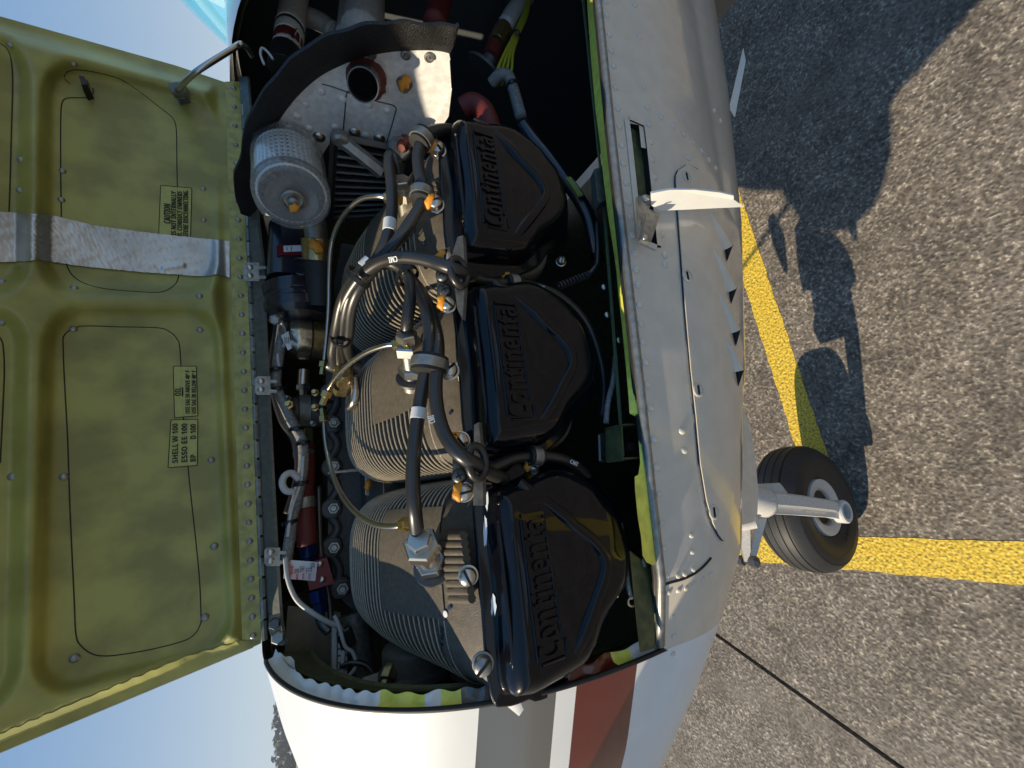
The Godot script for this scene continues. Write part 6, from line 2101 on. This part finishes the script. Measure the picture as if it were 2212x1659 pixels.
func make_front_bay() -> void:
	# things just behind the nose bowl
	var al := thing("alternator", "grey cast alternator body low behind the nose bowl", "alternator", P(860, 1470, 0.2))
	var c0 := P(880, 1458, 0.19)
	var b := MB.new()
	b.lathe(c0 + Vector3(0.03, -0.012, 0), Vector3.LEFT, [[0.02, -0.01], [0.036, 0.0], [0.038, 0.004], [0.038, 0.022], [0.043, 0.024], [0.043, 0.030], [0.036, 0.033], [0.034, 0.052], [0.02, 0.058], [0.0, 0.058]], 40)
	part("casting", b, mats.cast_grey, al, 40.0)
	for q in [[912, 1500, 0.2], [846, 1512, 0.19], [842, 1448, 0.21]]:
		var n := MB.new()
		n.lathe(P(q[0], q[1], q[2]), Vector3(-0.7, 0.5, 0.5), [[0.006, -0.005], [0.008, 0.0], [0.008, 0.008], [0.005, 0.01], [0.005, 0.02], [0.0, 0.02]], 6)
		part("through_bolt", n, mats.gold_chromate, al, 30.0)
	var pl := MB.new()
	pl.lathe(c0 + Vector3(-0.028, -0.015, 0.0), Vector3.LEFT, [[0.045, 0.0], [0.048, 0.003], [0.042, 0.008], [0.048, 0.013], [0.045, 0.016], [0.02, 0.018], [0.0, 0.018]], 40)
	part("pulley", pl, mats.dark_metal, al, 40.0)
	var bp := thing("inner_baffle", "creased beige sheet baffle at the nose end of the bay behind the fuel tube", "engine baffle", P(680, 1370, 0.02))
	var bpm := MB.new()
	var rows := []
	for i in 9:
		var u := i / 8.0
		var row := PackedVector3Array()
		for k in 9:
			var v := k / 8.0
			var p := Vector2(622, 1308).lerp(Vector2(735, 1322), u).lerp(Vector2(612, 1440).lerp(Vector2(760, 1500), u), v)
			row.append(P(p.x, p.y, 0.03 - 0.02 * v + 0.012 * sin(u * 5.0 + v * 2.0) * v))
		rows.append(row)
	bpm.loft(rows, false)
	part("sheet", bpm, mats.beige_liner, bp, 50.0)
	var cn := thing("ribbed_connector", "white ribbed plastic connector strip with grey clip behind the nose bowl", "connector", P(735, 1410, 0.1))
	var rail := MB.new()
	rail.prism([[718, 1345], [728, 1342], [726, 1475], [716, 1478]].map(func(q): return P(q[0], q[1], 0.11)), Vector3(0, 0, -0.012))
	part("grey_side", rail, mats.wire_white, cn, 20.0)
	for k in 7:
		var y := 1375.0 + k * 15.0
		var tm := MB.new()
		tm.prism([[730, y], [750, y - 2], [750, y + 8], [730, y + 10]].map(func(q): return P(q[0], q[1], 0.108)), Vector3(0, 0, -0.012))
		part("rib", tm, mats.white_sleeve, cn, 20.0)
	var cb := MB.new()
	cb.box(P(748, 1378, 0.118), Vector3(0.022, 0.018, 0.012), Basis(Vector3.BACK, 0.3), 0.002)
	part("clip", cb, mats.plastic_black, cn, 30.0)
	var ob := thing("support_tube", "weathered grey steel tube standing behind the ribbed connector", "tube", P(770, 1400, 0.08))
	var ot := MB.new()
	ot.tube([P(762, 1325, 0.07), P(785, 1500, 0.085)], 0.019, 20)
	part("tube_wall", ot, mottled("old_tube", [0.15, 0.145, 0.125], 0.3, 0.5, 0.4, {"scale": 12.0, "seed": 91}), ob, 60.0)
	cable("black_lead", "black wire arching from the connector to the box by the alternator", "wire", [[735, 1440, 0.12], [760, 1432, 0.125], [790, 1437, 0.13], [808, 1460, 0.135], [812, 1490, 0.135]], 0.0034, mats.cable_black)
	var bx := thing("relay_box", "small beige metal box with a dark hole behind the nose flange", "box", P(812, 1505, 0.14))
	var bm := MB.new()
	bm.box(P(812, 1512, 0.13), Vector3(0.05, 0.035, 0.05), Basis(Vector3.UP, 0.4), 0.004)
	part("case", bm, mats.beige_liner, bx, 30.0)
	var d := thing("fuel_tube", "dark bent fuel tube dropping from the transducer", "tube", P(685, 1310, 0.09))
	var dm := MB.new()
	dm.tube(path([[686, 1285, 0.085], [690, 1320, 0.085], [695, 1345, 0.085], [712, 1365, 0.09]]), 0.006, 12)
	part("run", dm, mats.dark_metal, d, 180.0)
	for q in [[700, 960, 700, 1010], [702, 1160, 704, 1230], [712, 1290, 714, 1370]]:
		pass
	cable("control_rod", "thin dark control rod with a hex coupling beside the crankcase edge", "rod", [[688, 1050, 0.06], [690, 1130, 0.065], [694, 1200, 0.07], [710, 1290, 0.075], [716, 1350, 0.08]], 0.0038, mats.dark_metal)
	# intercylinder baffle strip seen above the spine
	var ib := thing("cylinder_baffle", "thin grey baffle strip with orange paste between the middle and nose-end cylinders", "engine baffle", P(795, 1040, 0.13))
	var im := MB.new()
	im.prism([[708, 1020], [788, 1010], [797, 1010], [800, 1050], [796, 1070], [790, 1068], [790, 1016], [709, 1024]].map(func(q): return P(q[0], q[1], 0.12)), Vector3(0, 0, -0.004))
	part("strip", im, mats.dull_metal, ib, 20.0)
	paste(P(794, 1048, 0.124), 0.006, ib, 21)

func make_upper_bay() -> void:
	# tubes and hoses in front of the firewall
	var t := cable("mount_tube", "pale blue-grey mount tube with arrow-marked tape collar ahead of the firewall", "tube", [[642, -40, 0.16], [632, 30, 0.165], [622, 105, 0.17], [614, 140, 0.172]], 0.0195, mats.wheel_paint)
	var n := 0
	for q in [[625, 55, 624, 62, "white_sleeve"], [624, 62, 623, 68, "ink"], [623, 68, 621, 84, "white_sleeve"], [621, 84, 618, 103, "red_rubber"], [618, 103, 617, 112, "white_sleeve"]]:
		collar(t, "tape_band", [q[0] + 3, q[1], 0.168], [q[2] + 3, q[3], 0.17], 0.0202, mats[q[4]])
	collar(t, "clamp_boot", [620, 112, 0.17], [613, 150, 0.172], 0.0212, mats.plastic_black)
	var zz := MB.new()
	var p0 := P(614, 58, 0.188)
	var p1 := P(640, 66, 0.188)
	var pts := []
	for k in 9: pts.append(p0.lerp(p1, k / 8.0) + Vector3(0.004 if k % 2 == 0 else -0.004, 0, 0))
	zz.tube(pts, 0.0012, 4)
	part("zigzag_mark", zz, mats.ink, t, 30.0)
	letters("RUMENT", mats.ink, t, P(631, 76, 0.19), P(633, 82, 0.19) - P(629, 66, 0.19), Vector3.RIGHT, 0.011, 0.004, 0.0003)
	t = cable("breather_tube", "thinner pale tube curving behind the taped mount tube", "tube", [[642, 35, 0.13], [668, 38, 0.13], [700, 52, 0.13], [722, 72, 0.13]], 0.0145, mats.wheel_paint)
	collar(t, "marked_band", [713, 62, 0.131], [720, 69, 0.131], 0.0152, mats.white_sleeve)
	cable("air_duct", "wide pale blue-grey duct running up behind the baffle seal", "duct", [[788, -50, 0.2], [786, 30, 0.205], [782, 75, 0.21]], 0.0315, mats.wheel_paint)
	cable("mount_tube", "slim pale tube close beside the wide duct", "tube", [[752, -50, 0.17], [748, 20, 0.175], [742, 75, 0.18]], 0.012, mats.wheel_paint)
	cable("sense_wire", "fine pale wire loop by the taped mount tube", "wire", [[571, 140, 0.2], [563, 118, 0.2], [566, 104, 0.2], [578, 112, 0.2], [590, 128, 0.2]], 0.0016, mats.wire_white)
	cable("red_hose", "dark red fire-sleeved hose at the edge of the bay behind the baffle corner", "hose", [[965, -40, 0.28], [950, 10, 0.285], [938, 50, 0.29]], 0.0165, mats.red_rubber)
	var h := cable("breather_hose", "pale grey hose end on a flanged fitting above the dark gap", "hose", [[1140, -10, 0.30], [1112, 22, 0.30], [1092, 55, 0.295]], 0.0135, mats.wheel_paint)
	collar(h, "ferrule", [1088, 62, 0.293], [1072, 95, 0.288], 0.0145, mats.gold_chromate)
	collar(h, "red_sleeve", [1068, 100, 0.287], [1060, 122, 0.284], 0.0125, mats.red_rubber)
	var fl := MB.new()
	fl.lathe(P(1045, 150, 0.27), P(1062, 120, 0.284) - P(1045, 150, 0.27), [[0.03, 0.0], [0.03, 0.004], [0.012, 0.006], [0.011, 0.02]], 28)
	part("flange", fl, mats.case_grey, h, 40.0)
	for k in 4:
		var w := cable("yellow_wire", "thin yellow wire in the loose bundle near the lip", "wire", [[1140 + k * 2, -20, 0.31], [1130 + k * 3, 30, 0.31], [1110 + k * 3.5, 75, 0.308], [1090 + k * 6, 115, 0.305], [1075 + k * 10, 150, 0.30], [1066 + k * 9, 185, 0.29]], 0.0023, mats.wire_yellow, "yellow wires near the lip")
	tie("black cable tie round the yellow wires near the lip", [1112, 80, 0.309], P(1100, 100, 0.307) - P(1125, 60, 0.31), 0.0085)
	var br := cable("braided_harness", "grey sleeved harness bending down between the yellow wires and the cover", "wiring loom", [[1062, 180, 0.29], [1080, 162, 0.305], [1098, 165, 0.31], [1108, 190, 0.31], [1118, 225, 0.312], [1126, 255, 0.314]], 0.0085, mats.braid)
	tie("black cable tie on the grey sleeved harness", [1109, 188, 0.31], P(1114, 205, 0.31) - P(1104, 170, 0.31), 0.0105)
	var dk := cable("dark_harness", "blue-black sleeved harness dropping past the end of the firewall-side cover", "wiring loom", [[1128, 268, 0.315], [1150, 300, 0.32], [1180, 335, 0.325], [1215, 380, 0.33], [1250, 430, 0.335], [1275, 480, 0.34], [1290, 560, 0.34]], 0.0095, mats.blue_black)
	for k in 3:
		var w := MB.new()
		w.tube(path([[1225 + k * 3, 385, 0.345], [1240 + k * 3, 405, 0.347], [1252 + k * 3, 425, 0.347]]), 0.0028, 6)
		part("yellow_strand" if k != 1 else "white_strand", w, mats.wire_yellow if k != 1 else mats.wire_white, dk, 180.0)
	var rg := cable("red_hose", "dark red hose ring curling behind the firewall-side cover", "hose", [[1000, 235, 0.3], [1020, 225, 0.31], [1045, 240, 0.315], [1058, 270, 0.315], [1062, 295, 0.31]], 0.014, mats.red_rubber)
	var fb := thing("battery_canister", "round dark canister half hidden in the shadow under the lip", "canister", P(1215, 110, 0.2))
	var fm := MB.new()
	fm.lathe(P(1232, 55, 0.16), P(1205, 150, 0.2) - P(1232, 55, 0.16), [[0.0, 0.0], [0.07, 0.0], [0.075, 0.006], [0.075, 0.02], [0.068, 0.024], [0.068, 0.09], [0.06, 0.1], [0.0, 0.1]], 40)
	part("body", fm, mats.blue_black, fb, 40.0)
	# long push strip and its lower bracket
	var s := thing("stiffener_strip", "long thin olive-green metal strip running inside the lip", "strip", P(1300, 400, 0.42))
	var sm := MB.new()
	var a := [P(1256, -30, 0.415), P(1280, 200, 0.415), P(1303, 430, 0.415), P(1345, 985, 0.415)]
	for i in 2:
		sm.prism([a[0] if i == 0 else a[2] + (a[3] - a[2]) * 0.02, a[2] if i == 0 else a[3], (a[2] if i == 0 else a[3]) + Vector3(0, -0.0022, 0.0005), (a[0] if i == 0 else a[2] + (a[3] - a[2]) * 0.02) + Vector3(0, -0.0022, 0.0005)], Vector3(0, 0, -0.002))
	part("strip", sm, mottled("strip_green", [0.15, 0.175, 0.085], 0.15, 0.45, 0.0, {"scale": 8.0, "seed": 95}), s, 20.0)
	for q in [[1305, 620], [1312, 680], [1352, 655], [1338, 735], [1360, 748]]:
		rivet(P(q[0], q[1], 0.415), Vector3(0, 0.4, 1), 0.0035, mats.bright_metal, s, "strip_bolt")
	var cl := thing("cable_saddle", "grey plastic saddle clip gripping the green strip", "clip", P(1300, 395, 0.42))
	var cm := MB.new()
	cm.prism([[1284, 365], [1310, 358], [1318, 428], [1296, 438], [1290, 430]].map(func(q): return P(q[0], q[1], 0.43)), Vector3(0, -0.004, -0.012))
	part("saddle", cm, mats.rail_metal, cl, 30.0)
	var c1 := cable("control_cable", "black control cable with coiled spring end below the firewall-side cover", "control cable", [[1290, 480, 0.40], [1291, 560, 0.405], [1284, 580, 0.405], [1265, 597, 0.40], [1240, 608, 0.395], [1205, 620, 0.39]], 0.003, mats.cable_black)
	for k in 10:
		collar(c1, "spring_coil", [1270 - k * 6.6, 594 + k * 2.6, 0.401 - k * 0.001], [1267 - k * 6.6, 595 + k * 2.6, 0.401 - k * 0.001], 0.0046, mats.dark_metal)
	cable("drain_cable", "grey braided cable ending in a ring below the middle cover", "control cable", [[1330, 770, 0.405], [1325, 820, 0.405], [1313, 870, 0.405], [1309, 915, 0.405]], 0.0028, mats.braid)
	cable("drain_cable", "thin cable with a bright ring end below the nose-end cover", "control cable", [[1340, 1130, 0.40], [1350, 1200, 0.405], [1356, 1260, 0.408], [1364, 1294, 0.41]], 0.0022, mats.braid)
	var rng2 := MB.new()
	var rp := Array(ring_of(P(1365, 1300, 0.411), Vector3(0, 0.3, 1), 0.0036, 14)); rp.append(rp[0])
	rng2.tube(rp, 0.001, 5, false)
	part("ring_end", rng2, mats.bright_metal, get_node("drain_cable_001") if has_node("drain_cable_001") else get_node("drain_cable2") if has_node("drain_cable2") else get_child(get_child_count() - 1), 60.0)
	var lk := thing("latch_block", "dark ribbed latch block in a grey bracket below the lip notch", "latch", P(1312, 965, 0.40))
	var lm := MB.new()
	lm.lathe(P(1312, 965, 0.39), Vector3(0, 0.4, 1), [[0.012, 0.0], [0.0125, 0.006], [0.009, 0.009], [0.003, 0.0095], [0.0025, 0.006], [0.0, 0.006]], 20)
	part("boss", lm, mats.rubber, lk, 40.0)
	var lb := MB.new()
	var lr := [P(1294, 940, 0.402), P(1330, 938, 0.402), P(1333, 993, 0.402), P(1296, 996, 0.402), P(1294, 940, 0.402)]
	for i in 4: lb.tube([lr[i], lr[i + 1]], 0.0016, 5)
	part("bracket_rim", lb, mats.dark_metal, lk, 40.0)
	var gb := thing("latch_bracket", "olive-green channel bracket with a hex bolt fixed to the lip", "bracket", P(1362, 950, 0.43))
	var gm := MB.new()
	var gr := [P(1384, 914, 0.432), P(1342, 916, 0.432), P(1345, 992, 0.432), P(1388, 990, 0.432)]
	for i in 3: gm.prism([gr[i], gr[i + 1], gr[i + 1] + Vector3(0, 0, -0.022), gr[i] + Vector3(0, 0, -0.022)], (gr[(i + 2) % 4] - gr[i]).normalized() * 0.0018)
	var gmb := MB.new()
	gmb.prism([gr[0], gr[1], gr[2], gr[3]].map(func(p): return p + Vector3(0, 0, -0.022)), Vector3(0, 0, -0.0015))
	part("channel_web", gmb, mats.rubber, gb, 20.0)  # near-black put on the metal web as shade inside the channel
	part("channel_flange", gm, mats.dark_primer, gb, 20.0)
	var hb := MB.new()
	hb.lathe(P(1358, 966, 0.414), Vector3(0, 0.2, 1), [[0.005, 0.0], [0.005, 0.005], [0.004, 0.006], [0.0, 0.006]], 6)
	part("hex_bolt", hb, mats.dark_metal, gb, 30.0)
	# deep side frame at the nose end of the lip
	var sf := thing("side_frame", "dark green frame sheet standing below the lip at its nose end", "frame", P(1380, 1300, 0.41))
	var sfm := MB.new()
	sfm.prism([[1360, 1190], [1405, 1225], [1412, 1260], [1415, 1400], [1382, 1410], [1370, 1300]].map(func(q): return P(q[0], q[1], 0.415)), Vector3(0, -0.002, -0.002))
	part("sheet", sfm, mats.dark_primer, sf, 20.0)
	rivet(P(1393, 1215, 0.416), Vector3.BACK, 0.0045, mats.dark_metal, sf, "frame_bolt")
	# front bracket tube beyond the nose-end cover
	var ex := thing("intake_stub", "short pale cast stub below the corner of the nose-end cover", "casting", P(1110, 1495, 0.38))
	var em := MB.new()
	em.tube([P(1095, 1478, 0.375), P(1125, 1515, 0.365)], [0.012, 0.016], 16)
	part("casting", em, mats.baffle_metal, ex, 40.0)

func _ready() -> void:
	view_fwd = Vector3(sin(YAW) * cos(PITCH), -sin(PITCH), -cos(YAW) * cos(PITCH))
	view_right = Vector3(cos(YAW), 0, sin(YAW))
	view_up = view_right.cross(view_fwd)
	var cam := Camera3D.new()
	cam.name = "camera"
	cam.fov = 86.62
	cam.near = 0.02
	cam.far = 900.0
	add_child(cam)
	cam.transform = Transform3D(Basis(-view_up, view_right, -view_fwd), EYE)   # the picture was taken with the camera on its side
	cam.current = true
	var env := Environment.new()
	var sky_mat := ProceduralSkyMaterial.new()
	sky_mat.sky_top_color = Color(0.38, 0.61, 0.85)
	sky_mat.sky_horizon_color = Color(0.88, 0.94, 0.97)
	sky_mat.sky_curve = 0.18
	sky_mat.ground_horizon_color = Color(0.5, 0.48, 0.44)
	sky_mat.ground_bottom_color = Color(0.3, 0.28, 0.26)
	sky_mat.sky_energy_multiplier = 0.8
	var sky := Sky.new()
	sky.sky_material = sky_mat
	env.background_mode = Environment.BG_SKY
	env.sky = sky
	env.tonemap_mode = Environment.TONE_MAPPER_LINEAR
	env.tonemap_exposure = 1.36
	env.fog_enabled = true
	env.fog_density = 0.0016
	env.fog_light_color = Color(0.86, 0.90, 0.93)
	env.sdfgi_enabled = true
	env.ssao_enabled = true
	env.ssil_enabled = true
	var we := WorldEnvironment.new()
	we.name = "sky"
	we.environment = env
	add_child(we)
	var sun := DirectionalLight3D.new()
	sun.name = "sun"
	sun.light_energy = 1.42
	sun.light_color = Color(1.0, 0.93, 0.81)
	sun.light_angular_distance = 0.5
	sun.shadow_enabled = true
	add_child(sun)
	var to_sun := Vector3(-1.16, 1.0, -0.21).normalized()
	sun.transform = Transform3D(Basis.looking_at(-to_sun, Vector3.UP), Vector3(0, 5, 0))

	make_materials()
	make_ground()
	make_plane()
	make_engine()
	make_leads()
	make_baffle()
	make_oil_cooler()
	make_canister()
	make_magneto()
	make_filler_and_manifold()
	make_rail()
	make_harness()
	make_front_bay()
	make_upper_bay()
#CALLS
